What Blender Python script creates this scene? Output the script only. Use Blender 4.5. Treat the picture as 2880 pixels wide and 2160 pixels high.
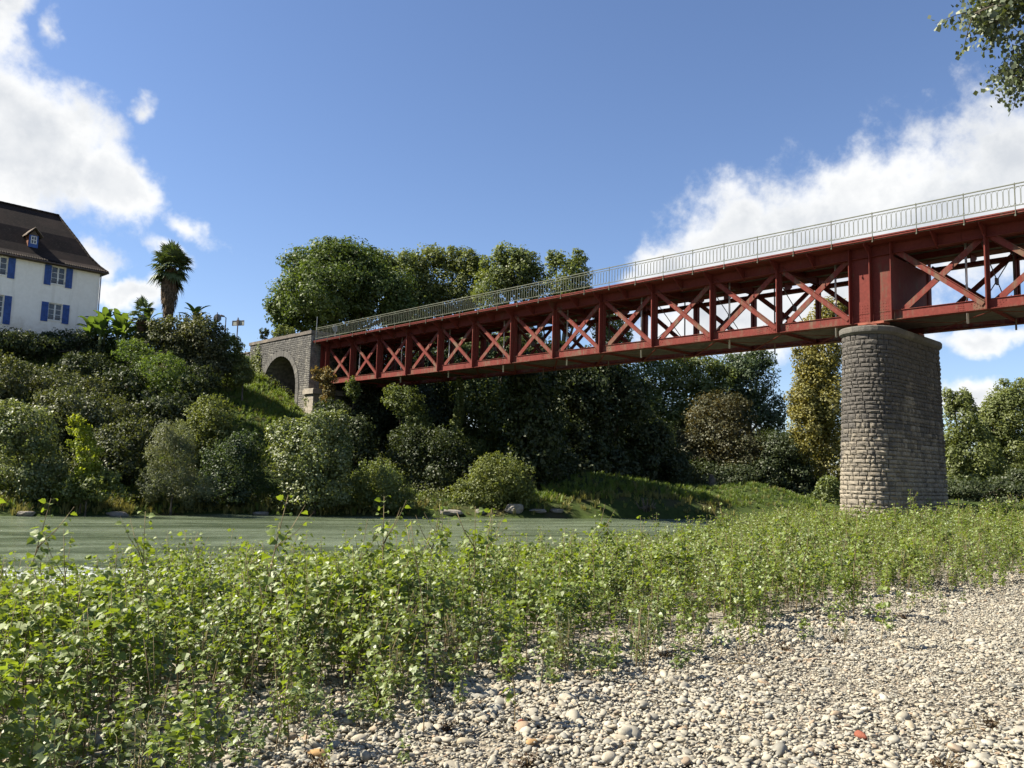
import bpy, bmesh, math, random
import numpy as np
from mathutils import Matrix, Vector

# ------------------------------------------------------------------ scene, camera, sky, sun, exposure
for o in list(bpy.data.objects):
    bpy.data.objects.remove(o, do_unlink=True)
SC = bpy.context.scene
COL = SC.collection
R = math.radians

# the eye is the origin of the coordinates; gravel under it lies at z = -1.6, the river at z = -2.4
cam_d = bpy.data.cameras.new('camera')
cam_d.sensor_fit = 'HORIZONTAL'; cam_d.sensor_width = 36.0; cam_d.lens = 29.67
cam_d.clip_start = 0.05; cam_d.clip_end = 3000
cam = bpy.data.objects.new('camera', cam_d); COL.objects.link(cam)
PITCH, ROLL = 0.1106, 0.0275
_F = Vector((0, math.cos(PITCH), math.sin(PITCH))); _U0 = Vector((0, -math.sin(PITCH), math.cos(PITCH))); _R0 = Vector((1, 0, 0))
_R = _R0 * math.cos(ROLL) + _U0 * math.sin(ROLL); _U = _U0 * math.cos(ROLL) - _R0 * math.sin(ROLL)
cam.matrix_world = Matrix(((_R.x, _U.x, -_F.x, 0), (_R.y, _U.y, -_F.y, 0), (_R.z, _U.z, -_F.z, 0), (0, 0, 0, 1)))
SC.camera = cam

SUN_AZ, SUN_EL = R(-88), R(44)       # azimuth from +Y, clockwise positive
SUN_DIR = Vector((math.sin(SUN_AZ) * math.cos(SUN_EL), math.cos(SUN_AZ) * math.cos(SUN_EL), math.sin(SUN_EL)))
sun_d = bpy.data.lights.new('sun', 'SUN'); sun_d.energy = 5.0; sun_d.angle = R(0.53); sun_d.color = (1.0, 0.93, 0.80)
sun = bpy.data.objects.new('sun', sun_d); COL.objects.link(sun)
sun.rotation_euler = (-SUN_DIR).to_track_quat('-Z', 'Y').to_euler()
sun.location = SUN_DIR * 200

SC.view_settings.view_transform = 'Standard'; SC.view_settings.look = 'None'
SC.view_settings.gamma = 1.0; SC.view_settings.exposure = 1.5
SC.view_settings.use_curve_mapping = False
SC.render.engine = 'CYCLES'
SC.cycles.max_bounces = 6; SC.cycles.diffuse_bounces = 3; SC.cycles.glossy_bounces = 2
SC.cycles.transmission_bounces = 3; SC.cycles.transparent_max_bounces = 6; SC.cycles.caustics_reflective = False
SC.cycles.caustics_refractive = False
SC.cycles.use_denoising = True


class NT:
    """small helper for building node trees"""
    def __init__(self, tree): self.t = tree; self.n = tree.nodes; self.n.clear()
    def add(self, typ, **kw):
        nd = self.n.new(typ)
        ins = kw.pop('ins', {})
        for k, v in kw.items(): setattr(nd, k, v)
        for k, v in ins.items(): self.set(nd.inputs[k], v)
        return nd
    def set(self, sock, v):
        if isinstance(v, bpy.types.NodeSocket): self.t.links.new(v, sock)
        else: sock.default_value = v
    def math(self, op, a, b=None, c=None, clamp=False):
        nd = self.n.new('ShaderNodeMath'); nd.operation = op; nd.use_clamp = clamp
        for i, v in enumerate((a, b, c)):
            if v is not None: self.set(nd.inputs[i], v)
        return nd.outputs[0]
    def vmath(self, op, a, b=None):
        nd = self.n.new('ShaderNodeVectorMath'); nd.operation = op
        self.set(nd.inputs[0], a)
        if b is not None: self.set(nd.inputs[1], b)
        return nd.outputs['Value'] if op in ('LENGTH', 'DOT_PRODUCT') else nd.outputs[0]
    def noise(self, vec, scale, detail=4.0, rough=0.55, dist=0.0, out=0):
        nd = self.add('ShaderNodeTexNoise', ins={'Scale': scale, 'Detail': detail, 'Roughness': rough, 'Distortion': dist})
        if vec is not None: self.set(nd.inputs['Vector'], vec)
        return nd.outputs[out]
    def ramp(self, fac, stops, interp='LINEAR'):
        nd = self.n.new('ShaderNodeValToRGB'); cr = nd.color_ramp; cr.interpolation = interp
        while len(cr.elements) < len(stops): cr.elements.new(0.5)
        for e, (p, c) in zip(cr.elements, stops):
            e.position = p; e.color = (c, c, c, 1) if isinstance(c, (int, float)) else (*c, 1)
        self.set(nd.inputs[0], fac); return nd.outputs[0]
    def mix(self, fac, a, b, mode='MIX'):
        nd = self.n.new('ShaderNodeMix'); nd.data_type = 'RGBA'; nd.blend_type = mode
        self.set(nd.inputs[0], fac)
        for i, v in ((6, a), (7, b)):
            self.set(nd.inputs[i], (*v, 1) if isinstance(v, tuple) and len(v) == 3 else v)
        return nd.outputs[2]
    def smooth(self, v, a, b):
        nd = self.n.new('ShaderNodeMapRange'); nd.interpolation_type = 'SMOOTHSTEP'
        self.set(nd.inputs[0], v); nd.inputs[1].default_value = a; nd.inputs[2].default_value = b
        return nd.outputs[0]


world = bpy.data.worlds.new('World'); SC.world = world; world.use_nodes = True
w = NT(world.node_tree)
wout = w.add('ShaderNodeOutputWorld')
sky = w.add('ShaderNodeTexSky', sky_type='NISHITA', sun_disc=False, sun_elevation=SUN_EL, sun_rotation=SUN_AZ,
            altitude=100.0, air_density=1.0, dust_density=0.15, ozone_density=2.2)
SKY_STRENGTH = 0.051
wdir = w.add('ShaderNodeTexCoord').outputs['Generated']
sep = w.add('ShaderNodeSeparateXYZ', ins={0: wdir})
az = w.math('MULTIPLY', w.math('ARCTAN2', sep.outputs[0], sep.outputs[1]), 57.2958)
el = w.math('MULTIPLY', w.math('ARCSINE', sep.outputs[2]), 57.2958)
ae = w.add('ShaderNodeCombineXYZ', ins={0: az, 1: el, 2: 0.0}).outputs[0]
warp = w.noise(wdir, 9.0, 5.0, 0.6, out=1)
warp = w.vmath('MULTIPLY', w.vmath('SUBTRACT', warp, (0.5, 0.5, 0.5)), (7.0, 5.0, 0.0))
aew = w.vmath('ADD', ae, warp)
# cumulus banks round the horizon: azimuth, elevation, half sizes, tilt (degrees), thickness
CLOUDS = [(-32, 18.5, 8.6, 4.9, -14, 1.0), (-26.8, 17.2, 4.2, 2.8, -32, 1.0), (-21.6, 15.0, 2.8, 0.8, -15, 0.42), (-34.5, 25.5, 2.6, 4.0, 0, .9),
          (-30.4, 24.7, 1.2, 1.5, 20, .5), (-25.2, 21.8, 1.3, 1.0, 30, .5), (-27.6, 12.8, 3.0, 1.5, -10, .9), (-24.6, 11.0, 3.4, 1.1, -5, .9),
          (-43, 17, 9, 6, 0, 1.0), (-22.8, 13.4, 2.2, .7, -25, .5),
          (31, 17.2, 9.4, 7.0, 10, 1.0), (22.4, 16.0, 9.0, 5.4, 12, 1.0), (15.2, 15.2, 6.8, 5.2, 14, 1.0), (10.6, 13.6, 3.6, 2.9, 20, 1.0),
          (17, 11.0, 12, 3.4, 0, 1.0), (29.5, 9.3, 5.5, 0.9, 0, .7), (28.6, 5.6, 2.6, 1.5, 0, 1.0), (42, 15, 9, 7, 0, 1.0),
          (64, 17, 12, 6, 8, 1.0), (96, 24, 9, 5, -10, 1.0), (138, 15, 14, 6, 5, 1.0), (178, 22, 10, 5, 0, 1.0),
          (-150, 17, 13, 6, 8, 1.0), (-118, 14, 9, 4, 0, 1.0), (-72, 13, 9, 3.5, -8, 1.0), (5, 4, 14, 1.2, 0, .6)]
dens = None
for (a, e, ra, re_, rot, th) in CLOUDS:
    mp = w.add('ShaderNodeMapping', vector_type='TEXTURE')
    mp.inputs['Location'].default_value = (a, e, 0); mp.inputs['Rotation'].default_value = (0, 0, R(rot)); mp.inputs['Scale'].default_value = (ra, re_, 1)
    w.set(mp.inputs['Vector'], aew)
    v = w.math('SUBTRACT', 1.0, w.vmath('LENGTH', mp.outputs[0]))
    if th < 1: v = w.math('MULTIPLY', v, th)
    dens = v if dens is None else w.math('MAXIMUM', dens, v)
fine = w.noise(wdir, 16.0, 9.0, 0.62)
fine2 = w.noise(wdir, 46.0, 6.0, 0.6)
d2 = w.math('ADD', dens, w.math('MULTIPLY', w.math('SUBTRACT', fine, 0.5), 1.45))
d2 = w.math('ADD', d2, w.math('MULTIPLY', w.math('SUBTRACT', fine2, 0.5), 0.16))
alpha = w.smooth(d2, -0.02, 0.56)
shade_n = w.noise(w.vmath('ADD', wdir, tuple(SUN_DIR * 0.03)), 13.0, 6.0, 0.55)
core = w.math('ADD', w.math('MULTIPLY', w.smooth(d2, 0.25, 0.9), 0.55), w.math('MULTIPLY', w.smooth(shade_n, 0.4, 0.68), 0.5), clamp=True)
ccol = w.mix(core, (0.39, 0.39, 0.386), (0.244, 0.257, 0.276))
skyc = w.vmath('MULTIPLY', sky.outputs[0], (SKY_STRENGTH * .98, SKY_STRENGTH, SKY_STRENGTH * 1.13))
wc = w.mix(alpha, skyc, ccol)
bg = w.add('ShaderNodeBackground', ins={'Color': wc, 'Strength': 1.0})
w.t.links.new(bg.outputs[0], wout.inputs[0])
world.cycles.sampling_method = 'MANUAL'; world.cycles.sample_map_resolution = 512

# ------------------------------------------------------------------ mesh helpers
def fast_mesh(name, verts, faces, smooth=False, nside=None):
    """verts (N,3) array, faces (M,k) array or list of tuples"""
    me = bpy.data.meshes.new(name)
    if isinstance(faces, np.ndarray):
        M, k = faces.shape
        me.vertices.add(len(verts)); me.vertices.foreach_set('co', np.asarray(verts, np.float32).ravel())
        me.loops.add(M * k); me.loops.foreach_set('vertex_index', faces.astype(np.int32).ravel())
        me.polygons.add(M); me.polygons.foreach_set('loop_start', np.arange(0, M * k, k, dtype=np.int32))
        me.polygons.foreach_set('loop_total', np.full(M, k, np.int32))
        me.update(calc_edges=True)
    else:
        me.from_pydata([tuple(map(float, v)) for v in verts], [], faces); me.update()
    if smooth: me.polygons.foreach_set('use_smooth', np.ones(len(me.polygons), bool))
    return me

class MB:
    """collects boxes, bars, tubes, prisms into one mesh"""
    def __init__(self): self.v = []; self.f = []
    def add(self, vs, fs):
        b = len(self.v); self.v += [tuple(map(float, q)) for q in vs]; self.f += [tuple(i + b for i in q) for q in fs]; return self
    def box(self, a, b):
        (x0, y0, z0), (x1, y1, z1) = a, b
        x0, x1 = sorted((x0, x1)); y0, y1 = sorted((y0, y1)); z0, z1 = sorted((z0, z1))
        return self.add([(x0, y0, z0), (x1, y0, z0), (x1, y1, z0), (x0, y1, z0), (x0, y0, z1), (x1, y0, z1), (x1, y1, z1), (x0, y1, z1)],
                        [(0, 3, 2, 1), (4, 5, 6, 7), (0, 1, 5, 4), (1, 2, 6, 5), (2, 3, 7, 6), (3, 0, 4, 7)])
    def bar(self, p, q, w_, h_, up=(0, 0, 1)):
        p, q = Vector(p), Vector(q); d = (q - p).normalized(); u = Vector(up)
        s = d.cross(u)
        if s.length < 1e-4: s = d.cross(Vector((1, 0, 0)))
        s.normalize(); u = s.cross(d).normalized()
        c = [s * (w_ / 2) * i + u * (h_ / 2) * j for i, j in ((-1, -1), (1, -1), (1, 1), (-1, 1))]
        return self.add([p + k for k in c] + [q + k for k in c], [(3, 2, 1, 0), (4, 5, 6, 7), (0, 1, 5, 4), (1, 2, 6, 5), (2, 3, 7, 6), (3, 0, 4, 7)])
    def tube(self, pts, radii, n=6, closed=False, cap=True):
        pts = [Vector(p) for p in pts]; m = len(pts)
        if not hasattr(radii, '__len__'): radii = [radii] * m
        b = []; ref = Vector((0.31, 0.17, 0.93))
        for i, p in enumerate(pts):
            if closed: t = pts[(i + 1) % m] - pts[i - 1]
            else: t = pts[min(i + 1, m - 1)] - pts[max(i - 1, 0)]
            t.normalize()
            s = t.cross(ref)
            if s.length < 1e-3: s = t.cross(Vector((1, 0, 0)))
            s.normalize(); u = s.cross(t)
            b += [p + (s * math.cos(2 * math.pi * k / n) + u * math.sin(2 * math.pi * k / n)) * radii[i] for k in range(n)]
        fs = []
        for i in range(m if closed else m - 1):
            j = (i + 1) % m
            fs += [(i * n + k, i * n + (k + 1) % n, j * n + (k + 1) % n, j * n + k) for k in range(n)]
        if cap and not closed: fs += [tuple(range(n - 1, -1, -1)), tuple((m - 1) * n + k for k in range(n))]
        return self.add(b, fs)
    def prism(self, poly, y0, y1):
        """polygon in (x, z), extruded from y0 to y1"""
        n = len(poly)
        vs = [(x, y0, z) for x, z in poly] + [(x, y1, z) for x, z in poly]
        return self.add(vs, [tuple(range(n)), tuple(range(2 * n - 1, n - 1, -1))] + [(i, (i + 1) % n + 0, (i + 1) % n + n, i + n)[::-1] for i in range(n)])
    def mesh(self, name, mat=None, smooth=False):
        me = fast_mesh(name, self.v, self.f, smooth)
        if mat: me.materials.append(mat)
        return me
    def build(self, name, mat, parent=None, loc=(0, 0, 0), smooth=False):
        return obj(name, self.mesh(name, mat, smooth), parent, loc)

def obj(name, me, parent=None, loc=(0, 0, 0), rot=None, scale=None):
    o = bpy.data.objects.new(name, me); COL.objects.link(o)
    o.location = loc
    if rot is not None: o.rotation_euler = rot
    if scale is not None: o.scale = scale
    if parent is not None: o.parent = parent
    return o
def tag(o, label=None, cat=None, group=None, kind=None):
    if label: o['label'] = label
    if cat: o['category'] = cat
    if group: o['group'] = group
    if kind: o['kind'] = kind
    return o
def thing(name, label, cat, loc=(0, 0, 0), rotz=0.0, group=None):
    o = bpy.data.objects.new(name, None); COL.objects.link(o)
    o.location = loc; o.rotation_euler = (0, 0, rotz); o.empty_display_size = 0.3
    return tag(o, label, cat, group)

# ------------------------------------------------------------------ materials
def new_mat(name):
    m = bpy.data.materials.new(name); m.use_nodes = True
    t = NT(m.node_tree); out = t.add('ShaderNodeOutputMaterial'); return m, t, out
def principled(t, out, color, rough=0.7, spec=0.3, metal=0.0, normal=None):
    p = t.add('ShaderNodeBsdfPrincipled')
    t.set(p.inputs['Base Color'], (*color, 1) if isinstance(color, tuple) else color)
    t.set(p.inputs['Roughness'], rough); t.set(p.inputs['Specular IOR Level'], spec); t.set(p.inputs['Metallic'], metal)
    if normal is not None: t.set(p.inputs['Normal'], normal)
    t.t.links.new(p.outputs[0], out.inputs[0]); return p
def bump(t, h, strength, dist=0.02):
    return t.add('ShaderNodeBump', ins={'Height': h, 'Strength': strength, 'Distance': dist}).outputs[0]
def pos(t): return t.add('ShaderNodeNewGeometry').outputs['Position']
def isl(t): return t.add('ShaderNodeNewGeometry').outputs['Random Per Island']
def orand(t): return t.add('ShaderNodeObjectInfo').outputs['Random']

def simple_mat(name, col, rough=0.7, spec=0.3, var=0.25, scale=3.0, bstr=0.0):
    m, t, out = new_mat(name)
    n = t.noise(pos(t), scale, 5)
    c = t.mix(t.smooth(n, .3, .7), tuple(k * (1 - var) for k in col), tuple(min(1, k * (1 + var)) for k in col))
    nrm = bump(t, t.noise(pos(t), scale * 8, 4), bstr) if bstr else None
    principled(t, out, c, rough, spec, 0.0, nrm); return m

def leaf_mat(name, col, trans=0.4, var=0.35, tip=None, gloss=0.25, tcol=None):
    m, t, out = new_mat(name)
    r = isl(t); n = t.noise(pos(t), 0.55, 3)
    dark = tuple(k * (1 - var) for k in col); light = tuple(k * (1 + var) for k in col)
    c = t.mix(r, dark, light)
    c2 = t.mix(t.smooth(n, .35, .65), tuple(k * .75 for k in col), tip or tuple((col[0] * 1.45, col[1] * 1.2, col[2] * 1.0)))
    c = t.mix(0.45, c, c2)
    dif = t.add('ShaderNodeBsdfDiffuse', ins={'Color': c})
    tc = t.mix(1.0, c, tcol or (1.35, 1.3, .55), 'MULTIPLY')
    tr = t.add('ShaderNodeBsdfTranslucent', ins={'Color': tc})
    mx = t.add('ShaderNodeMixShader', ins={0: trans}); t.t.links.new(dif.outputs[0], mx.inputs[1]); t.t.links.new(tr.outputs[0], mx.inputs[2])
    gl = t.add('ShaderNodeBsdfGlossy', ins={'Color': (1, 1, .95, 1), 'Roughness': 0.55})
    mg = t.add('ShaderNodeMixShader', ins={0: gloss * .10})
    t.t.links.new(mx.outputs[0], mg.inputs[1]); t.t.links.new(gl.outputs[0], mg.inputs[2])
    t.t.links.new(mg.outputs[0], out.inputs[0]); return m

M = {}
M['leaf_deep'] = leaf_mat('leaf_deep', (0.0615, 0.0943, 0.02132), tip=(0.0943, 0.1312, 0.0246))
M['leaf_green'] = leaf_mat('leaf_green', (.11, .145, .046))
M['leaf_olive'] = leaf_mat('leaf_olive', (.125, .152, .042), tip=(.135, .15, .04))
M['leaf_dark'] = leaf_mat('leaf_dark', (.036, .052, .018), trans=.3)  # dark leaves; on plants in shade this colour also carries the shade
M['leaf_light'] = leaf_mat('leaf_light', (0.0943, 0.1271, 0.0369))
M['leaf_bluegreen'] = leaf_mat('leaf_bluegreen', (0.0492, 0.0779, 0.0369))
M['leaf_brown'] = leaf_mat('leaf_brown', (.072, .074, .028), tip=(.088, .074, .027), tcol=(1.2, .9, .5))
M['leaf_yellow'] = leaf_mat('leaf_yellow', (.19, .18, .045), tip=(.235, .205, .045), tcol=(1.2, 1.05, .5))
M['leaf_silver'] = leaf_mat('leaf_silver', (0.126, 0.1628, 0.05775), var=.5, gloss=.5)
M['leaf_bramble'] = leaf_mat('leaf_bramble', (0.0656, 0.082, 0.02788), var=.5, gloss=.35)
M['leaf_lime'] = leaf_mat('leaf_lime', (0.198, 0.252, 0.027), trans=.5)
M['leaf_lime2'] = leaf_mat('leaf_lime2', (0.082, 0.1312, 0.0287), trans=.45)
M['leaf_willow'] = leaf_mat('leaf_willow', (0.1125, 0.135, 0.0765), var=.35)
M['leaf_vine'] = leaf_mat('leaf_vine', (.070, .085, .030), tip=(0.1394, 0.123, 0.0492))
M['leaf_dry'] = leaf_mat('leaf_dry', (0.164, 0.1394, 0.041), tip=(0.2132, 0.1476, 0.041), tcol=(1.2, 1, .6))
M['leaf_palm'] = leaf_mat('leaf_palm', (0.0615, 0.0943, 0.0328), trans=.2, gloss=.5)
M['leaf_banana'] = leaf_mat('leaf_banana', (.075, .125, .030), trans=.5, gloss=.4)
M['sapling_leaf'] = leaf_mat('sapling_leaf', (.145, .20, .034), trans=.48, var=.38, tip=(0.165, 0.21, 0.032), gloss=.4, tcol=(1.4, 1.35, .4))
M['sapling_leaf_b'] = leaf_mat('sapling_leaf_b', (.115, .165, .040), trans=.42, var=.45, gloss=.65, tcol=(1.35, 1.3, .45))
M['poplar_leaf'] = leaf_mat('poplar_leaf', (0.0738, 0.0984, 0.0369), trans=.3, var=.45, gloss=.5)
M['grass_blade'] = leaf_mat('grass_blade', (.10, .15, .03), trans=.4, var=.35)
M['grass_dry'] = leaf_mat('grass_dry', (.17, .175, .055), trans=.35, var=.4, tip=(0.246, 0.205, 0.0656), tcol=(1.1, 1, .6))
M['dead_weed'] = leaf_mat('dead_weed', (0.0697, 0.041, 0.0205), trans=.2, var=.4, tip=(0.082, 0.0492, 0.0246), tcol=(1, .8, .6))
M['bark'] = simple_mat('bark', (.10, .085, .065), .9, .1, .5, 4, .6)
M['stem'] = simple_mat('stem', (.17, .13, .07), .8, .2, .4, 9)
M['green_stem'] = simple_mat('green_stem', (.15, .17, .06), .7, .2, .3, 6)
M['palm_fibre'] = simple_mat('palm_fibre', (.105, .075, .05), .95, .05, .5, 7, 1.0)

def paint_mat(name, col, wear, wear_amt=(.58, .75), rough=.7, streak=True):
    m, t, out = new_mat(name)
    P = t.add('ShaderNodeTexCoord').outputs['Object']
    W_ = pos(t)
    n1 = t.noise(W_, 1.1, 6, .6); n2 = t.noise(W_, 9.0, 5, .6)
    mp = t.add('ShaderNodeMapping'); mp.inputs['Scale'].default_value = (6, 6, .7); t.set(mp.inputs['Vector'], W_)
    n3 = t.noise(mp.outputs[0], 1.0, 5, .6)
    c = t.mix(t.smooth(n2, .25, .75), tuple(k * .82 for k in col), tuple(k * 1.15 for k in col))
    wv = t.math('ADD', t.math('MULTIPLY', n1, .6), t.math('MULTIPLY', n3, .4))
    c = t.mix(t.smooth(wv, *wear_amt), c, wear)
    principled(t, out, c, rough, .12, 0, bump(t, n2, .15, .004)); return m
M['red_paint'] = paint_mat('red_paint', (.128, .0270, .0205), (.10, .058, .039), (.52, .72))
M['red_chord'] = paint_mat('red_chord', (.135, .0290, .0220), (.125, .080, .053), (.48, .63))
M['rail_paint'] = paint_mat('rail_paint', (.125, .13, .098), (.10, .065, .04), (.55, .7))
M['pipe_paint'] = simple_mat('pipe_paint', (.42, .38, .355), .6, .3, .25, 2)
M['rust_red'] = simple_mat('rust_red', (.22, .07, .045), .8, .2, .3, 3)
M['iron'] = simple_mat('iron', (.10, .075, .065), .7, .3, .3, 4)
M['deck'] = simple_mat('deck', (.14, .125, .10), .9, .1, .45, 1.2, .4)
M['zinc'] = simple_mat('zinc', (.20, .21, .22), .5, .4, .15, 3)
M['sign_back'] = simple_mat('sign_back', (.16, .17, .18), .5, .4, .15, 2)
M['sign_face'] = simple_mat('sign_face', (.32, .33, .28), .6, .3, .1, 2)

def stone_mat(name, base, base2, stain, top_z, bot_z, amount, seed=0.0, mottling=.55):
    """quarry-faced limestone; black weathering crust runs down from the cap (a stain with its own ragged shape)"""
    m, t, out = new_mat(name)
    W_ = t.vmath('ADD', pos(t), (seed, seed * .7, 0))
    r = orand(t); ri = isl(t)
    rr = t.math('FRACT', t.math('ADD', t.math('MULTIPLY', r, 7.31), ri))
    n1 = t.noise(W_, .55, 6, .65); n2 = t.noise(W_, 5.0, 6, .65); n3 = t.noise(W_, 22.0, 4, .6)
    c = t.mix(rr, base, base2)
    c = t.mix(t.smooth(n2, .3, .7), t.mix(1.0, c, (.72, .70, .68), 'MULTIPLY'), c)
    z = t.add('ShaderNodeSeparateXYZ', ins={0: pos(t)}).outputs[2]
    mp = t.add('ShaderNodeMapping'); mp.inputs['Scale'].default_value = (.9, .9, .16); t.set(mp.inputs['Vector'], W_)
    drip = t.noise(mp.outputs[0], 1.4, 5, .6)
    hgt = t.math('DIVIDE', t.math('SUBTRACT', z, bot_z), top_z - bot_z, clamp=True)
    s = t.math('ADD', t.math('MULTIPLY', hgt, .62), t.math('ADD', t.math('MULTIPLY', drip, .7), t.math('MULTIPLY', n1, .5)))
    s = t.math('ADD', s, t.math('MULTIPLY', t.math('SUBTRACT', rr, .5), .16))
    c = t.mix(t.math('MULTIPLY', t.smooth(s, .80, 1.06), amount), c, stain)
    c = t.mix(t.math('MULTIPLY', t.smooth(n3, .52, .72), mottling * .5), c, (.045, .043, .04))
    principled(t, out, c, .92, .15, 0, bump(t, t.math('ADD', n3, n2), .7, .03)); return m
M['pier_stone'] = stone_mat('pier_stone', (.29, .255, .20), (.215, .19, .15), (.062, .058, .055), 6.8, -3.2, .82)
M['pier_cap'] = stone_mat('pier_cap', (.24, .225, .19), (.20, .185, .16), (.06, .057, .052), 8.6, -2.0, .6, 3.1)
M['wall_stone'] = stone_mat('wall_stone', (.24, .23, .20), (.195, .185, .165), (.085, .082, .078), 14.5, -2.0, .75, 5.2, .7)
M['arch_stone'] = stone_mat('arch_stone', (.20, .19, .168), (.17, .162, .145), (.075, .072, .068), 13.0, -2.0, .6, 1.7)
M['coping_stone'] = stone_mat('coping_stone', (.24, .20, .155), (.19, .165, .135), (.09, .082, .075), 16.0, -2.0, .6, 2.2)
M['pale_stone'] = stone_mat('pale_stone', (.36, .325, .265), (.30, .275, .225), (.09, .085, .075), 11.0, 2.0, .6, 4.2)
M['mortar'] = simple_mat('mortar', (.12, .11, .092), .95, .05, .4, 2, .6)
M['wall_mortar'] = simple_mat('wall_mortar', (.17, .16, .14), .95, .05, .35, 3, .5)
M['boulder'] = stone_mat('boulder', (.26, .24, .21), (.20, .185, .16), (.08, .075, .07), 8, -4, .5, 9.0)

# ------------------------------------------------------------------ terrain
rng = np.random.default_rng(11)
WATER = -2.4
FAR = np.array([(-160., -38.), (-60, 15), (-40, 28), (-23.3, 39.3), (-19.8, 42.2), (-16, 46.2), (-10.6, 47.9), (-2.7, 50.8), (6.1, 54.1), (17.3, 58.5), (40, 67), (80, 84), (200, 150)])
NEAR = np.array([(-160., -75.), (-60, -22), (-22, 3.5), (-13, 9.5), (-6.5, 13.5), (-1.5, 18), (3, 24), (7, 31), (10, 38), (14.5, 45), (24, 52), (45, 60.5), (80, 76), (200, 140)])
def signed_dist(poly, x, y):
    """distance to a polyline, positive on its left"""
    best = np.full(x.shape, 1e9); sg = np.zeros(x.shape)
    for (ax, ay), (bx, by) in zip(poly[:-1], poly[1:]):
        dx, dy = bx - ax, by - ay; L2 = dx * dx + dy * dy
        t = np.clip(((x - ax) * dx + (y - ay) * dy) / L2, 0, 1)
        d = np.hypot(x - ax - t * dx, y - ay - t * dy)
        c = dx * (y - ay) - dy * (x - ax)
        m = d < best; best = np.where(m, d, best); sg = np.where(m, np.sign(c), sg)
    return best * sg
def sstep(a, b, v):
    t = np.clip((v - a) / (b - a), 0, 1); return t * t * (3 - 2 * t)
BO = np.array([-29.2603, 82.1938]); BD = np.array([-0.68950, 0.72428]); BN = np.array([-0.72428, -0.68950])
BROT = math.atan2(BD[1], BD[0])
def B(s, off, z): p = BO + BD * s + BN * off; return (float(p[0]), float(p[1]), float(z))
def wob(x, y, k=1.0):
    return (np.sin(x * .9 * k + 1.3) * np.cos(y * .7 * k - .4) + .6 * np.sin(x * 2.1 * k + y * 1.7 * k) + .4 * np.cos(x * 3.7 * k - y * 3.1 * k)) * .5
def height(x, y):
    x = np.asarray(x, float); y = np.asarray(y, float)
    tf = signed_dist(FAR, x, y)        # >0 inland on the far bank
    tn = -signed_dist(NEAR, x, y)      # >0 inland on the near bank
    u = (x + 23.3) * .914 + (y - 39.3) * .407
    hl = np.interp(tf, [0, 1.2, 4, 9, 13.7, 20, 25, 32, 60], [-2.4, -1.9, -1.0, 2.2, 4.8, 7.0, 9.2, 9.7, 10.0])
    hr = np.interp(tf, [0, 2, 6, 12, 25, 60, 200], [-2.4, -1.8, -1.3, -1.0, -.6, 0.2, 3.0])
    wl = 1 - sstep(10, 30, u)
    hf = hl * wl + hr * (1 - wl)
    # grassy humps on the low right part of the far bank
    for (mx, my, r_, h_) in ((7.5, 61.5, 6.0, 1.2), (19.2, 65.5, 3.4, 1.15), (13.5, 65, 4.5, .4), (2, 60, 6, .6)):
        hf = hf + h_ * np.exp(-((x - mx) ** 2 + (y - my) ** 2) / r_ ** 2)
    # road embankment behind the abutment
    s = (x - BO[0]) * BD[0] + (y - BO[1]) * BD[1]; of = (x - BO[0]) * BN[0] + (y - BO[1]) * BN[1]
    road = sstep(-12, -9, s) * sstep(2.6, .9, of) * sstep(-8.5, -5.5, of)
    hf = hf * (1 - road) + np.maximum(hf, 10.35) * road
    hf = hf + wob(x, y) * .16 * sstep(1, 5, tf)
    hn = np.interp(tn, [0, 1.0, 4, 9, 30, 120], [-2.4, -2.22, -1.95, -1.62, -1.55, -1.2]) + wob(x, y, .7) * .05 * sstep(.5, 3, tn)
    bed = WATER - .55 * sstep(0, 3, np.minimum(-tf, -tn))
    return np.where(tf > 0, hf, np.where(tn > 0, hn, bed)), tf, tn

def axis(lo, hi, fine_lo, fine_hi, step, grow=1.16):
    a = list(np.arange(fine_lo, fine_hi + 1e-6, step)); s = step
    while a[-1] < hi: s *= grow; a.append(a[-1] + s)
    s = step
    while a[0] > lo: s *= grow; a.insert(0, a[0] - s)
    return np.array(a)
gx = axis(-900, 900, -34, 34, .5); gy = axis(-300, 1500, 2, 74, .5)
GX, GY = np.meshgrid(gx, gy, indexing='xy')
GH, TF, TN = height(GX, GY)
nx, ny = len(gx), len(gy)
tv = np.stack([GX.ravel(), GY.ravel(), GH.ravel()], 1)
ii = np.arange((ny - 1) * (nx - 1)); r_, c_ = ii // (nx - 1), ii % (nx - 1); a0 = r_ * nx + c_
tme = fast_mesh('ground', tv, np.stack([a0, a0 + 1, a0 + nx + 1, a0 + nx], 1), True)
at = tme.attributes.new('gravel', 'FLOAT', 'POINT'); at.data.foreach_set('value', (1 - sstep(-1.6, -.6, TF)).astype(np.float32).ravel())
m, t, out = new_mat('ground')
W_ = pos(t)
gr = t.add('ShaderNodeAttribute', attribute_name='gravel').outputs['Fac']
n1 = t.noise(W_, .35, 6, .6); n2 = t.noise(W_, 3.0, 6, .6); n3 = t.noise(W_, 14, 4, .6)
grass = t.mix(t.smooth(n2, .3, .7), (.028, .042, .010), (.045, .064, .015))  # grass darkened to put the hump's shade into the ground colour
grass = t.mix(t.smooth(n1, .52, .7), grass, (.055, .048, .024))
vor = t.add('ShaderNodeTexVoronoi', ins={'Scale': 17.0, 'Randomness': 1.0}); t.set(vor.inputs['Vector'], W_)
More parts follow.
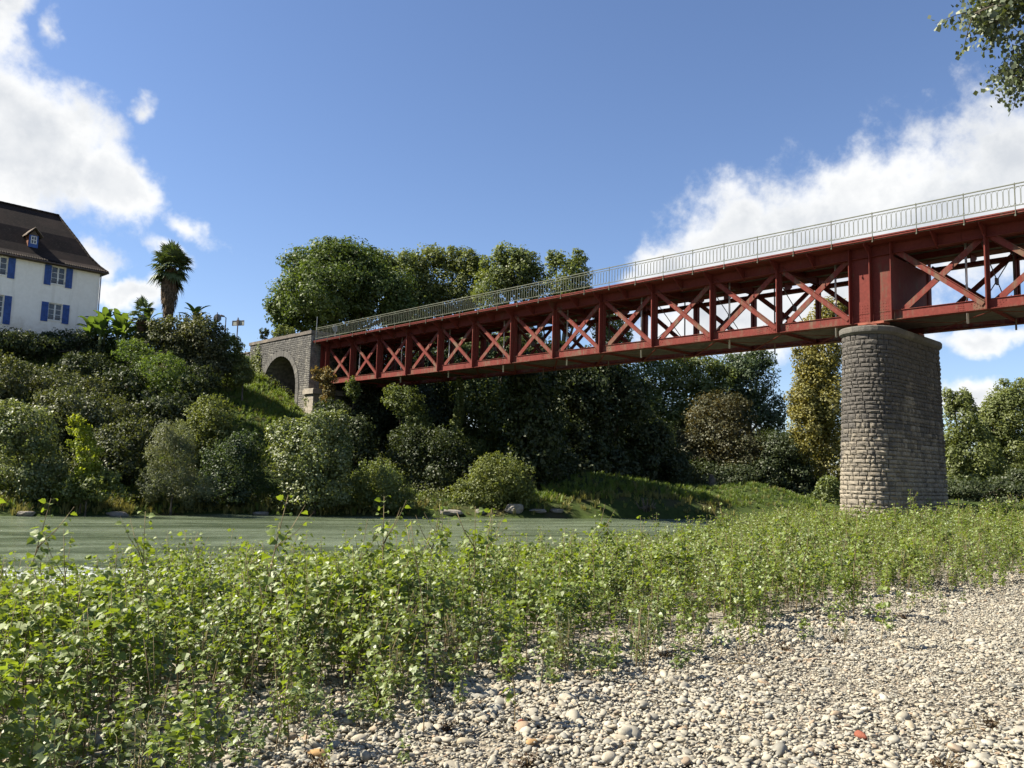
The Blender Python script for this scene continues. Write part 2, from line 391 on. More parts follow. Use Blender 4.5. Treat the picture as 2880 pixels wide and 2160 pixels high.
peb = t.ramp(t.add('ShaderNodeSeparateColor', ins={0: vor.outputs['Color']}).outputs[0],
             [(0, (0.1496, 0.136, 0.1156)), (.25, (0.272, 0.2516, 0.2108)), (.5, (0.3128, 0.2856, 0.2312)), (.75, (0.2584, 0.2312, 0.1836)), (1, (0.3536, 0.3332, 0.2924))])
peb = t.mix(t.smooth(vor.outputs['Distance'], .02, .5), peb, (.21, .185, .145))
peb = t.mix(t.math('MULTIPLY', t.smooth(n1, .45, .7), .35), peb, (.24, .2, .14))
col = t.mix(gr, grass, peb)
hh = t.math('ADD', t.math('MULTIPLY', t.math('SUBTRACT', 1.0, vor.outputs['Distance']), t.math('MULTIPLY', gr, 1.2)), t.math('MULTIPLY', n3, .5))
principled(t, out, col, .95, .1, 0, bump(t, hh, .9, .05))
M['ground'] = m
tme.materials.append(m)
ground = tag(obj('ground', tme), kind='structure')

# river: fine grid with standing ripples, green turbid water, white water over the shallow ledge
rx = axis(-260, 260, -24, 22, .28, 1.2); ry = axis(-120, 220, 8, 60, .28, 1.2)
RX, RY = np.meshgrid(rx, ry, indexing='xy')
fl = np.array([.90, .43]); al = RX * fl[0] + RY * fl[1]; ac = -RX * fl[1] + RY * fl[0]
def vnoise(seed, a, b):
    rg = np.random.default_rng(seed); out_ = np.zeros(a.shape)
    for k in range(9):
        th = rg.uniform(0, 6.28); f1 = rg.uniform(.6, 1.4); out_ += np.sin(a * f1 * math.cos(th) + b * f1 * math.sin(th) + rg.uniform(0, 6.28))
    return out_ / 4
amp = .018 + .06 * np.exp(-((ac - 20.0) / 5.0) ** 2) * np.exp(-((al + 1) / 14.0) ** 2)
RZ = WATER + amp * (vnoise(3, al * 1.6, ac * 3.2) + .6 * vnoise(5, al * 4.1, ac * 6.5))
tfw = signed_dist(FAR, RX, RY); tnw = -signed_dist(NEAR, RX, RY)
rv = np.stack([RX.ravel(), RY.ravel(), RZ.ravel()], 1)
nx, ny = len(rx), len(ry); ii = np.arange((ny - 1) * (nx - 1)); r_, c_ = ii // (nx - 1), ii % (nx - 1); a0 = r_ * nx + c_
keep = ((tfw < 1.5) & (tnw < 1.5)).ravel(); fq = np.stack([a0, a0 + 1, a0 + nx + 1, a0 + nx], 1); fq = fq[keep[fq].any(1)]
wme = fast_mesh('river', rv, fq, True)
m, t, out = new_mat('river_water')
W_ = pos(t)
mp = t.add('ShaderNodeMapping'); mp.inputs['Rotation'].default_value = (0, 0, -math.atan2(fl[1], fl[0])); t.set(mp.inputs['Vector'], W_)
FP = mp.outputs[0]
st = t.add('ShaderNodeMapping'); st.inputs['Scale'].default_value = (.55, 1.9, 1); t.set(st.inputs['Vector'], FP)
st2 = t.add('ShaderNodeMapping'); st2.inputs['Scale'].default_value = (.07, .85, 1); t.set(st2.inputs['Vector'], FP)
nA = t.noise(st.outputs[0], 1.6, 5, .6, .4); nB = t.noise(st.outputs[0], 6.5, 5, .6, .3); nC = t.noise(st2.outputs[0], 1.0, 4, .55)
wcol = t.mix(t.smooth(nC, .35, .68), (.066, .086, .044), (.168, .200, .130))
sp = t.add('ShaderNodeSeparateXYZ', ins={0: FP})
A_, C_ = sp.outputs[0], sp.outputs[1]
g1 = t.math('POWER', 2.718, t.math('MULTIPLY', -1.0, t.math('POWER', t.math('DIVIDE', t.math('SUBTRACT', C_, 20.9), 2.8), 2.0)))
g2 = t.math('POWER', 2.718, t.math('MULTIPLY', -1.0, t.math('POWER', t.math('DIVIDE', t.math('SUBTRACT', A_, 2.0), 8.0), 2.0)))
rap = t.math('MULTIPLY', g1, g2)
fo = t.noise(st.outputs[0], 2.3, 8, .72, .8)
foam = t.smooth(t.math('ADD', fo, t.math('MULTIPLY', rap, .36)), .70, .90)
fleck = t.math('MULTIPLY', t.smooth(t.noise(st.outputs[0], 9.0, 4, .65), .70, .78), .55)
foam = t.math('MAXIMUM', foam, fleck)
p = principled(t, out, t.mix(foam, wcol, (.52, .55, .53)), t.math('ADD', t.math('MULTIPLY', foam, .5), .10), .4, 0,
               bump(t, t.math('ADD', t.math('MULTIPLY', nA, 1.0), t.math('MULTIPLY', nB, .6)), 1.0, .16))
p.inputs['IOR'].default_value = 1.33
wme.materials.append(m)
tag(obj('river', wme), kind='structure')

# ------------------------------------------------------------------ red truss bridge
ZB, ZD = 6.976, 10.373
S0, PL = -60.30, 3.562
WTR = 3.8                                   # distance between the two trusses
bs = (-42.0, 0.0, ZB)
bridge = thing('truss_bridge', 'long red riveted iron truss bridge with crossed bars and railing', 'bridge', B(bs[0], bs[1], bs[2]), BROT)
def bl(s, off, z): return (s - bs[0], off - bs[1], z - bs[2])
def mbp(): return MB()
S_LEFT, S_RIGHT = -20.35, -108.2
nodes_l = [S0 + k * PL for k in range(11)]                   # verticals left of the pier
nodes_r = [-69.12 - k * PL for k in range(12)]               # verticals right of the pier
PIERS = [-63.75, -64.64, -65.53]
TOPG = .54                                                   # depth of the top girder
rp, rc = M['red_paint'], M['red_chord']
def I_vertical():
    b = MB(); z0, z1 = ZB + .02, ZD - .06
    b.box((-.016, .03, 0), (.016, .29, z1 - z0)); b.box((-.016, -.26, 0), (.016, -.03, z1 - z0))
    b.box((-.07, -.029, 0), (.07, .029, z1 - z0)); b.box((-.025, .29, .0), (.025, .302, z1 - z0))
    return b.mesh('vertical_post', rp)
vert_me = I_vertical()
edges = sorted([-21.0] + nodes_l + PIERS + nodes_r)
truss_spans = []
for off, side in ((0.0, 1), (-WTR, -1)):
    # chords in lengths between the splices
    xs = [S_LEFT, nodes_l[8], nodes_l[5], nodes_l[2], -62.3, nodes_r[0] + .9, nodes_r[3], nodes_r[6], nodes_r[9], S_RIGHT]
    for a, b_ in zip(xs[:-1], xs[1:]):
        mb = MB(); hi, lo = max(a, b_) - .004, min(a, b_) + .004
        mb.box(bl(lo, off - .02, ZB + .02), bl(hi, off + .02, ZB + .43))
        mb.box(bl(lo, off - .20, ZB), bl(hi, off + .20, ZB + .02))
        mb.box(bl(lo, off + .02, ZB + .02), bl(hi, off + .13, ZB + .04)); mb.box(bl(lo, off + .02, ZB + .41), bl(hi, off + .06, ZB + .43))
        mb.build('bottom_chord', rc, bridge)
        mb = MB()
        mb.box(bl(lo, off - .02, ZD - (TOPG if side > 0 else .64)), bl(hi, off + .02, ZD - (.06 if side > 0 else .50)))
        zf = ZD - (TOPG if side > 0 else .64); mb.box(bl(lo, off - .17, zf - .02), bl(hi, off + .17, zf))
        if side > 0: mb.box(bl(lo, off + .02, ZD - .10), bl(hi, off + .15, ZD - .08))
        else: mb.box(bl(lo, off - .15, ZD - .50), bl(hi, off + .15, ZD - .48))
        mb.build('top_girder', rp, bridge)
    for s in nodes_l + nodes_r:
        obj('vertical_post', vert_me, bridge, bl(s, off, ZB + .02), (0, 0, 0 if side > 0 else math.pi))
    # end posts on the abutment seat
    mb = MB(); mb.box(bl(-21.22, off - .03, ZB + .43), bl(-20.42, off + .03, ZD - TOPG)); mb.box(bl(-20.45, off + .03, ZB), bl(-20.42, off + .36, ZD - .1)); mb.box(bl(-21.24, off + .03, ZB), bl(-21.21, off + .36, ZD - .1))
    mb.build('end_post', rp, bridge)
    # box panel over the pier with three outstanding ribs
    for a, b_ in zip(PIERS[:-1], PIERS[1:]):
        mb = MB(); mb.box(bl(b_, off - .03, ZB + .43), bl(a, off + .03, ZD - TOPG)); mb.box(bl(b_ + .05, off + .031 * side, ZB + .05), bl(a - .05, off + .045 * side, ZB + .95))
        mb.build('pier_panel', rp, bridge)
    for s in PIERS:
        mb = MB(); mb.box(bl(s - .016, off + .046 * side, ZB + .02), bl(s + .016, off + .34 * side, ZD - .1)); mb.build('stiffener_rib', rp, bridge)
    # crossed diagonals
    spans = [(-21.0, nodes_l[-1])] + [(nodes_l[k + 1], nodes_l[k]) for k in range(10)] + [(S0, PIERS[0]), (PIERS[2], nodes_r[0])] + [(nodes_r[k], nodes_r[k + 1]) for k in range(11)]
    for a, b_ in spans:
        a, b_ = max(a, b_), min(a, b_)
        zt, zb_ = ZD - TOPG + .10, ZB + .26
        for (p0, p1, o_) in (((a - .12, zt), (b_ + .16, zb_), .050), ((b_ + .12, zt), (a - .16, zb_), -.050)):
            mb = MB(); q0, q1 = bl(p0[0], off + o_ * side, p0[1]), bl(p1[0], off + o_ * side, p1[1])
            mb.bar(q0, q1, .022, .235, (0, 0, 1))
            dx, dz = q1[0] - q0[0], q1[2] - q0[2]; L = math.hypot(dx, dz); nxv = (dz / L, -dx / L)
            sgn = 1 if nxv[1] > 0 else -1
            k = .10 * sgn if o_ > 0 else -.10 * sgn
            r0 = (q0[0] + nxv[0] * k, q0[1] + .05 * side * (1 if o_ > 0 else -1), q0[2] + nxv[1] * k); r1 = (q1[0] + nxv[0] * k, r0[1], q1[2] + nxv[1] * k)
            mb.bar(r0, r1, .06, .016, (0, 0, 1))
            mb.build('diagonal_bar', rc if off == 0 else rp, bridge)
# deck slab, its edge beams, brackets
mb = MB(); mb.box(bl(S_RIGHT, -WTR - .82, ZD - .055), bl(-19.2, .82, ZD + .05)); mb.build('deck_slab', M['deck'], bridge)
for off, side in ((.82, 1), (-WTR - .82, -1)):
    xs = [-19.2] + [S0 + k * PL * 2 for k in (5, 4, 3, 2, 1, 0)] + [-67.4, -75, -84, -93, S_RIGHT]
    for a, b_ in zip(xs[:-1], xs[1:]):
        mb = MB(); o2 = off + .10 * side
        mb.box(bl(b_ + .003, off + .002 * side, ZD - .035), bl(a - .003, o2, ZD + .075)); mb.box(bl(b_ + .003, o2 + .001 * side, ZD + .04), bl(a - .003, o2 + .025 * side, ZD + .09))
        mb.build('deck_edge_beam', rp, bridge)
for a, b_ in zip([-19.4, -30, -41, -52, -63, -74, -85, -96], [-30, -41, -52, -63, -74, -85, -96, S_RIGHT]):
    for y0, y1 in ((.022, .80), (-WTR - .80, -WTR - .022)):
        mb = MB(); mb.box(bl(b_ + .004, y0, ZD - .075), bl(a - .004, y1, ZD - .058)); mb.build('overhang_plate', rp, bridge)
    mb = MB(); mb.box(bl(b_ + .006, -WTR + .55, ZB + .16), bl(a - .006, -.75, ZB + .20)); mb.build('inspection_walkway', M['iron'], bridge)
brk = MB(); brk.prism([(0, 0), (.78, .52), (.78, .62), (0, .62)], -.015, .015); brk_me = brk.mesh('deck_bracket', rp)
half = [S0 + k * PL / 2 for k in range(-1, 23)] + [-64.64] + [-69.12 - k * PL / 2 for k in range(-1, 22)]
for s in half:
    obj('deck_bracket', brk_me, bridge, bl(s + .02, .021, ZD - .68), (0, 0, math.pi / 2))
    obj('deck_bracket', brk_me, bridge, bl(s + .02, -WTR - .021, ZD - .68), (0, 0, -math.pi / 2))
# floor beams, lower struts, lateral and sway bracing
fb = MB(); fb.box((-.014, -WTR + .021, -.42), (.014, -.021, -.06)); fb.box((-.10, -WTR + .021, -.44), (.10, -.021, -.42)); fb_me = fb.mesh('floor_beam', rp)
ls = MB(); ls.box((-.06, -WTR + .2, 0), (.06, -.2, .015)); ls.box((-.01, -WTR + .2, -.10), (.01, -.2, 0)); ls_me = ls.mesh('lower_strut', rp)
allv = nodes_l + nodes_r
for s in allv:
    obj('floor_beam', fb_me, bridge, bl(s, 0, ZD)); obj('lower_strut', ls_me, bridge, bl(s, 0, ZB + .10))
    mb = MB()
    mb.tube([bl(s + .22, -.15, ZD - .7), bl(s + .22, -WTR + .15, ZB + .3)], .022, 5); mb.tube([bl(s + .26, -WTR + .15, ZD - .7), bl(s + .26, -.15, ZB + .3)], .022, 5)
    mb.box(bl(s + .20, -WTR / 2 - .13, (ZB + ZD) / 2 - .33), bl(s + .28, -WTR / 2 + .13, (ZB + ZD) / 2 - .07)); mb.build('sway_brace', M['iron'], bridge)
sp_ = sorted(allv + [-63.75, -65.53], reverse=True)
for a, b_ in zip(sp_[:-1], sp_[1:]):
    if abs(a - b_) < 2: continue
    mb = MB(); mb.bar(bl(a, -.15, ZB - .03), bl(b_, -WTR + .15, ZB - .03), .09, .012); mb.bar(bl(a, -.15, ZB - .022), bl(b_, -.15, ZB - .022), .012, .006) if False else None
    mb.build('lateral_brace', rp, bridge)
    mb = MB(); mb.bar(bl(b_, -.15, ZB - .050), bl(a, -WTR + .15, ZB - .050), .09, .012); mb.build('lateral_brace', rp, bridge)
str_me = None
for off in (-WTR * .33, -WTR * .67):
    mb = MB(); mb.box(bl(S_RIGHT, off - .05, ZD - .30), bl(-20.5, off + .05, ZD - .058)); mb.build('deck_stringer', rp, bridge)
for s in (-63.80, -65.48):
    mb = MB(); mb.box(bl(s - .012, -WTR + .04, ZB + .22), bl(s + .012, -.04, ZD - .62)); mb.build('diaphragm_plate', rp, bridge)
for off in (0, -WTR):
    mb = MB(); mb.box(bl(-65.2, off - .3, ZB - .10), bl(-64.1, off + .3, ZB - .002)); mb.prism([(bl(-65.1, 0, 0)[0], ZB - .35 - bs[2]), (bl(-64.2, 0, 0)[0], ZB - .35 - bs[2]), (bl(-64.45, 0, 0)[0], ZB - .102 - bs[2]), (bl(-64.85, 0, 0)[0], ZB - .102 - bs[2])], off - .28, off + .28)
    mb.build('bearing_shoe', M['rust_red'], bridge)
# drain pipes
for i, s in enumerate([-24.64 - 5.44 * k for k in range(12)]):
    mb = MB(); mb.tube([bl(s, -.6, ZD - .1), bl(s, -.6, ZB - .35)], .045, 8); mb.build('drain_pipe', M['pipe_paint'], bridge, smooth=True)
    mb = MB(); mb.tube([bl(s - 1, -WTR + .6, ZD - .1), bl(s - 1, -WTR + .6, ZB - .35)], .04, 6); mb.build('drain_pipe', M['iron'], bridge, smooth=True)
# rivet heads on splices and gussets of the near truss
rv = MB()
def rivet(s, z, y=.045, r=.022):
    c = bl(s, y, z); k = 5
    rv.add([(c[0] + r * math.cos(6.283 * i / k), c[1], c[2] + r * math.sin(6.283 * i / k)) for i in range(k)] + [(c[0], c[1] + r * .8, c[2])], [(i, (i + 1) % k, k)[::-1] for i in range(k)])
for a, b_ in zip(PIERS[:-1], PIERS[1:]):
    for i in range(7):
        for j in range(6): rivet(a - .12 - i * .11, ZB + .12 + j * .13, .046)
    for j in range(20): rivet(a - .08, ZB + .95 + j * .08, .031)
for s in nodes_l[:7] + nodes_r[:3]:
    for sd in (-1, 1):
        for i in range(6):
            rivet(s + sd * (.22 + i * .09), ZB + .10 + i * .075, .024); rivet(s + sd * (.34 + i * .09), ZB + .08 + i * .075, .024)
    for i in range(4):
        for j in range(4): rivet(s + .9 + i * .07, ZB + .09 + j * .09, .024)
for i in range(420): rivet(-38 - i * .08, ZB + .05, .132, .014)
tag(rv.build('rivet_heads', rc, bridge), kind='stuff')
# railing: posts every half panel, three rails, rounded loop balusters
posts_s = [-20.55 - k * PL / 2 for k in range(0, 49)]
def railing(off, side, first):
    ra = M['rail_paint']; yo = off + .135 * side
    pm = MB(); pm.tube([(0, 0, -.14), (0, 0, 1.04)], .017, 6); pm.tube([(0, 0, -.16), (0, 0, -.10)], .034, 6); pm.tube([(0, 0, 1.02), (0, 0, 1.13)], [.028, .012], 6)
    pme = pm.mesh('rail_post', ra)
    for s in posts_s: obj('rail_post', pme, bridge, bl(s, yo, ZD))
    n = 0
    for i in range(0, len(posts_s) - 1, 6):
        a, b_ = posts_s[i], posts_s[min(i + 6, len(posts_s) - 1)]
        for nm, z, h_, ww in (('top_rail', ZD + 1.075, .035, .05), ('upper_rail', ZD + .955, .022, .022), ('lower_rail', ZD + .235, .025, .03)):
            mb = MB(); mb.bar(bl(a - .002, yo, z), bl(b_ + .002, yo, z), ww, h_); mb.build(nm, ra, bridge)
    lp = MB(); wv, z0, z1, rr = .086, .25, .943, .086
    path = [(-wv, 0, z0 + rr), (-wv, 0, z1 - rr)] + [(-wv * math.cos(q), 0, z1 - rr + rr * math.sin(q)) for q in (.8, 1.57, 2.34)] + [(wv, 0, z1 - rr), (wv, 0, z0 + rr)] + [(wv * math.cos(q), 0, z0 + rr - rr * math.sin(q)) for q in (.8, 1.57, 2.34)]
    lp.tube(path, .0085, 4, closed=True); lme = lp.mesh('baluster_loop', ra)
    NB = 9; stuff_v, stuff_f = [], []
    lv = np.array([q for q in lp.v]); lf = np.array(lp.f)
    for a, b_ in zip(posts_s[:-1], posts_s[1:]):
        for k in range(NB):
            s = a + (b_ - a) * (k + .5) / NB
            vis = first and -73 < s < -38.5
            if vis and n < 300: obj('baluster_loop', lme, bridge, bl(s, yo, ZD)); n += 1
            else:
                stuff_v.append(lv + np.array(bl(s, yo, ZD))); stuff_f.append(lf + len(lv) * (len(stuff_v) - 1))
    me = fast_mesh('far_baluster_loops', np.concatenate(stuff_v), np.concatenate(stuff_f)); me.materials.append(ra)
    tag(obj('far_baluster_loops', me, bridge), kind='stuff')
railing(.82, 1, True)
railing(-WTR - .82, -1, False)

# ------------------------------------------------------------------ masonry
def stone_variants(n, mat, prefix, rough=.16, cj=.07):
    out_ = []
    for k in range(n):
        rg = np.random.default_rng(100 + k)
        vs = []; g = 3
        for j in range(g + 1):
            for i in range(g + 1):
                u, v = i / g - .5, j / g - .5; edge = max(abs(u), abs(v)) > .49
                y = .5 + (0 if edge else rough * rg.uniform(.5, 1.9)) - (rough * rg.uniform(0, .7) if edge else 0)
                vs.append((u * (1 - abs(rg.normal()) * cj * .6) if abs(u) > .49 else u + rg.uniform(-.09, .09), y, v * (1 - abs(rg.normal()) * cj * .6) if abs(v) > .49 else v + rg.uniform(-.09, .09)))
        vs += [(-.5, -.5, -.5), (.5, -.5, -.5), (.5, -.5, .5), (-.5, -.5, .5)]
        fs = [(j * 4 + i, j * 4 + 4 + i, j * 4 + 5 + i, j * 4 + 1 + i) for j in range(3) for i in range(3)]
        fs += [(0, 1, 2, 3, 17, 16), (3, 7, 11, 15, 18, 17), (15, 14, 13, 12, 19, 18), (12, 8, 4, 0, 16, 19)]
        me = fast_mesh(prefix, vs, fs); me.materials.append(mat); out_.append((me, np.array(vs), fs))
    return out_
def lay_stones(parent, name, spots, variants, keep_n, mat, rank):
    """spots: (loc, rotz, size); the keep_n best ranked are objects, the rest one joined part"""
    order = sorted(range(len(spots)), key=lambda i: -rank(spots[i])); keep_ = set(order[:keep_n])
    V, Fc, nb = [], [], 0
    rg = random.Random(4)
    for i, (lc, rz, sz) in enumerate(spots):
        me, vv, ff = variants[rg.randrange(len(variants))]
        if i in keep_: obj(name, me, parent, lc, (0, 0, rz), sz)
        else:
            p_ = vv * np.array(sz); c, s = math.cos(rz), math.sin(rz)
            q = np.stack([p_[:, 0] * c - p_[:, 1] * s + lc[0], p_[:, 0] * s + p_[:, 1] * c + lc[1], p_[:, 2] + lc[2]], 1)
            V.append(q); Fc += [tuple(k + nb for k in f_) for f_ in ff]; nb += len(q)
    me = fast_mesh('stonework', np.concatenate(V), Fc); me.materials.append(mat)
    return tag(obj('stonework', me, parent), kind='stuff')

# pier: long block with two round noses, battered
PS, PO1, PO2 = -64.64, .45, -4.26
pz0, pz1 = -2.6, 6.27
pier = thing('stone_pier', 'tall weathered stone pier with rounded nose under the bridge', 'bridge pier', B(PS, (PO1 + PO2) / 2, pz0), BROT)
def pl(s, off, z): return (s - PS, off - (PO1 + PO2) / 2, z - pz0)
HL = (PO1 - PO2) / 2
def prad(z): t_ = (z - pz0) / (pz1 - pz0); return 1.31 - .27 * t_ ** .8
def stadium(r_, n=14):
    pts = []
    for i in range(n + 1): q = math.pi * i / n; pts.append((r_ * math.cos(q), HL + r_ * math.sin(q)))
    for i in range(n + 1): q = math.pi + math.pi * i / n; pts.append((r_ * math.cos(q), -HL + r_ * math.sin(q)))
    return pts
mb = MB(); zs = np.linspace(pz0, pz1, 9); rings = []
for z in zs: rings.append([(x, y, z - pz0) for x, y in stadium(prad(z) - .10)])
n_ = len(rings[0]); vs = [p_ for rg in rings for p_ in rg]
fs = [(i * n_ + k, i * n_ + (k + 1) % n_, (i + 1) * n_ + (k + 1) % n_, (i + 1) * n_ + k) for i in range(len(rings) - 1) for k in range(n_)] + [tuple((len(rings) - 1) * n_ + k for k in range(n_))]
mb.add(vs, fs); mb.build('core', M['mortar'], pier)
spots = []; rg = random.Random(8); z = pz0
def per_point(r_, u):
    """point and outward angle at arc length u on the stadium of radius r_"""
    a1 = math.pi * r_; f_ = 2 * HL; tot = 2 * a1 + 2 * f_; u %= tot
    if u < f_: return (r_, -HL + u, 0.0)
    u -= f_
    if u < a1: q = u / r_; return (r_ * math.cos(q), HL + r_ * math.sin(q), q)
    u -= a1
    if u < f_: return (-r_, HL - u, math.pi)
    u -= f_; q = math.pi + u / r_; return (r_ * math.cos(q), -HL + r_ * math.sin(q), q)
while z < pz1 - .05:
    h_ = min(rg.uniform(.13, .25), pz1 - z)
    if pz1 - z - h_ < .12: h_ = pz1 - z
    r_ = prad(z + h_ / 2); tot = 2 * math.pi * r_ + 4 * HL; u = rg.uniform(0, .5); u_end = u + tot
    while u < u_end - .12:
        wd = min(rg.uniform(.14, .28) if rg.random() < .5 else rg.uniform(.26, .55), u_end - u)
        x, y, q = per_point(r_ - .10, (u + wd / 2) * (2 * math.pi * (r_ - .10) + 4 * HL) / tot)
        spots.append(((x, y, z + h_ / 2 - pz0), q - math.pi / 2 + rg.uniform(-.05, .05), (wd - .008, .20 * rg.uniform(.90, 1.08), h_ - .007 - .010 * rg.random())))
        u += wd
    z += h_
var_p = stone_variants(26, M['pier_stone'], 'stone', .13, .05)
cdir = Vector((-pier.location.x, -pier.location.y)); cdir.rotate(Matrix.Rotation(-BROT, 2)); cdir.normalize()
def rank_p(sp):
    a = sp[1] + math.pi / 2; return (math.cos(a) * cdir.x + math.sin(a) * cdir.y) * sp[2][0] * sp[2][2] - (9 if sp[0][2] + pz0 < -1.0 else 0)
lay_stones(pier, 'stone', spots, var_p, 300, M['pier_stone'], rank_p)
# cap: moulded ring of coping blocks
def cap_block(u0, u1, r_in, prof):
    mb = MB(); vs = []; steps = 4
    for i in range(steps + 1):
        u = u0 + (u1 - u0) * i / steps
        for (dr, zz) in prof:
            x, y, q = per_point(1.0, u)
            # offset outwards by dr from radius 1
            vs.append((x + math.cos(q) * (dr - 1.0), y + math.sin(q) * (dr - 1.0), zz))
    k = len(prof)
    fs = [(i * k + j, (i + 1) * k + j, (i + 1) * k + (j + 1) % k, i * k + (j + 1) % k) for i in range(steps) for j in range(k)]
    fs += [tuple(range(k)), tuple(steps * k + j for j in range(k - 1, -1, -1))]
    mb.add(vs, fs); return mb
tot = 2 * math.pi + 4 * HL; NCAP = 18
for i in range(NCAP):
    cap_block(tot * i / NCAP + .004, tot * (i + 1) / NCAP - .004, .4, [(.55, 0), (1.06, 0), (1.12, .05), (1.175, .10), (1.185, .16), (1.185, .29), (1.15, .335), (.55, .345)]).build('cap_stone', M['pier_cap'], pier, (0, 0, pz1 - pz0))
mb = MB(); mb.add([(x, y, pz1 - pz0 + .345) for x, y in stadium(.6)], [tuple(range(30))]); mb.add([(x, y, pz1 - pz0 + .02) for x, y in stadium(.6)], []); mb.build('cap_infill', M['pier_cap'], pier)

# abutment with an arch
AS, AO = -15.1, -2.0
abut = thing('stone_abutment', 'grey stone abutment wall with one round arch at the bridge end', 'abutment', B(AS, AO, 1.0), BROT)
def al_(s, off, z): return (s - AS, off - AO, z - 1.0)
FO = 1.10; TOPZ = 11.05; AC_S, AC_Z, AR = -15.2, 6.75, 2.87
poly = [(-20.1, 1.0), (-20.1, TOPZ), (-9.6, TOPZ), (-9.6, 1.0), (AC_S + AR, 1.0)] + [(AC_S + AR * math.cos(q), AC_Z + AR * math.sin(q)) for q in np.linspace(0, math.pi, 21)] + [(AC_S - AR, 1.0)]
mb = MB(); mb.prism([(s - AS, z - 1.0) for s, z in poly], -6.0 - AO, FO - .05 - AO); mb.build('wall_core', M['wall_mortar'], abut)
mb = MB(); mb.box(al_(AC_S - AR - .02, -6.3, 1.0), al_(AC_S + AR + .02, -5.9, TOPZ - .5)); mb.build('arch_back_wall', M['wall_stone'], abut)
spots = []; rg = random.Random(21); z = 1.0
def arch_cut(z): 
    dz = z - AC_Z
    if dz <= 0: return AR + .02
    rr = AR + .50
    return math.sqrt(rr * rr - dz * dz) if dz < rr else 0
while z < TOPZ - .03:
    h_ = min(rg.uniform(.11, .20), TOPZ - z); s = -20.1 + rg.uniform(0, .02); zc = z + h_ / 2
    cut = arch_cut(zc) + (.48 if zc < AC_Z else 0); segs = [(-20.1, AC_S - cut), (AC_S + cut, -9.6)] if cut > 0 else [(-20.1, -9.6)]
    for a, b_ in segs:
        s = a
        while s < b_ - .08:
            wd = min(rg.uniform(.14, .40), b_ - s)
            if b_ - s - wd < .1: wd = b_ - s
            spots.append((al_(s + wd / 2, FO - .11, zc), 0.0, (wd - .018, .20 * rg.uniform(.9, 1.1), h_ - .018))); s += wd
    # side wall facing the river
    o_ = -5.9
    while o_ < FO - .22:
        wd = min(rg.uniform(.3, .55), FO - .2 - o_)
        spots.append((al_(-20.1 + .11, o_ + wd / 2, zc), math.pi / 2, (wd - .018, .20, h_ - .018))); o_ += wd
    z += h_
var_a = stone_variants(20, M['wall_stone'], 'stone', .06, .06)
lay_stones(abut, 'stone', [q for q in spots if q[0][2] > 1.5], var_a, 300, M['wall_stone'], lambda q: (1 if q[1] == 0 else .3) * q[2][0] * q[2][2] * (1 if q[0][2] > 3.4 else .2))
NV = 23
for i in range(NV):
    q0, q1 = math.pi * i / NV + .004, math.pi * (i + 1) / NV - .004
    pts = [(AC_S + r_ * math.cos(q) - AS, AC_Z + r_ * math.sin(q) - 1.0) for r_, q in ((AR, q0), (AR + .48, q0), (AR + .48, q1), (AR, q1))]
    mb = MB(); mb.prism(pts, FO - .6 - AO, FO + .02 + rg.uniform(0, .02) - AO); mb.build('arch_stone', M['arch_stone'], abut)
for sd in (-1, 1):
    z = 1.2
    while z < AC_Z - .05:
        h_ = min(rg.uniform(.32, .42), AC_Z - z); x0 = AC_S + sd * AR; mb = MB(); mb.box(al_(x0, FO - .5, z), al_(x0 + sd * .46, FO + .02 + rg.uniform(0, .015), z + h_ - .012)); mb.build('jamb_stone', M['arch_stone'], abut); z += h_
s = -20.2
while s < -9.5:
    wd = min(rg.uniform(.55, .85), -9.5 - s); mb = MB(); mb.box(al_(s, FO - .5, TOPZ), al_(s + wd - .012, FO + .06 + rg.uniform(0, .015), TOPZ + .27 + rg.uniform(-.01, .01))); mb.build('coping_stone', M['coping_stone'], abut); s += wd
o_ = -6.0
while o_ < FO - .52:
    wd = min(.75, FO - .52 - o_); mb = MB(); mb.box(al_(-20.2, o_, TOPZ), al_(-19.7, o_ + wd - .012, TOPZ + .27)); mb.build('coping_stone', M['coping_stone'], abut); o_ += wd
z = 1.0
while z < 6.1:
    h_ = min(rg.uniform(.42, .55), 6.15 - z)
    mb = MB(); mb.box(al_(-21.1, -.2, z), al_(-19.75, FO + .12 + rg.uniform(0, .012), z + h_ - .012)); mb.build('pillar_stone', M['pale_stone'], abut)
    mb = MB(); mb.box(al_(-21.08, -5.6, z), al_(-20.12, -.21, z + h_ - .012)); mb.build('seat_stone', M['wall_stone'], abut); z += h_
mb = MB(); mb.box(al_(-21.28, -.3, 6.15), al_(-19.7, FO + .28, 6.50)); mb.box(al_(-21.2, -.3, 6.5), al_(-19.75, FO + .2, 6.58)); mb.build('pillar_cap', M['pale_stone'], abut)
mb = MB(); mb.box(al_(-21.4, -5.7, 6.15), al_(-20.12, -.31, 6.55)); mb.build('seat_slab', M['wall_stone'], abut)
# bearing of the near truss on the seat
mb = MB(); mb.box(bl(-21.15, -.25, 6.58), bl(-20.5, .25, ZB - .002)); mb.build('end_bearing', M['rust_red'], bridge)
mb = MB(); mb.box(bl(-21.15, -WTR - .25, 6.55), bl(-20.5, -WTR + .25, ZB - .002)); mb.build('end_bearing', M['rust_red'], bridge)

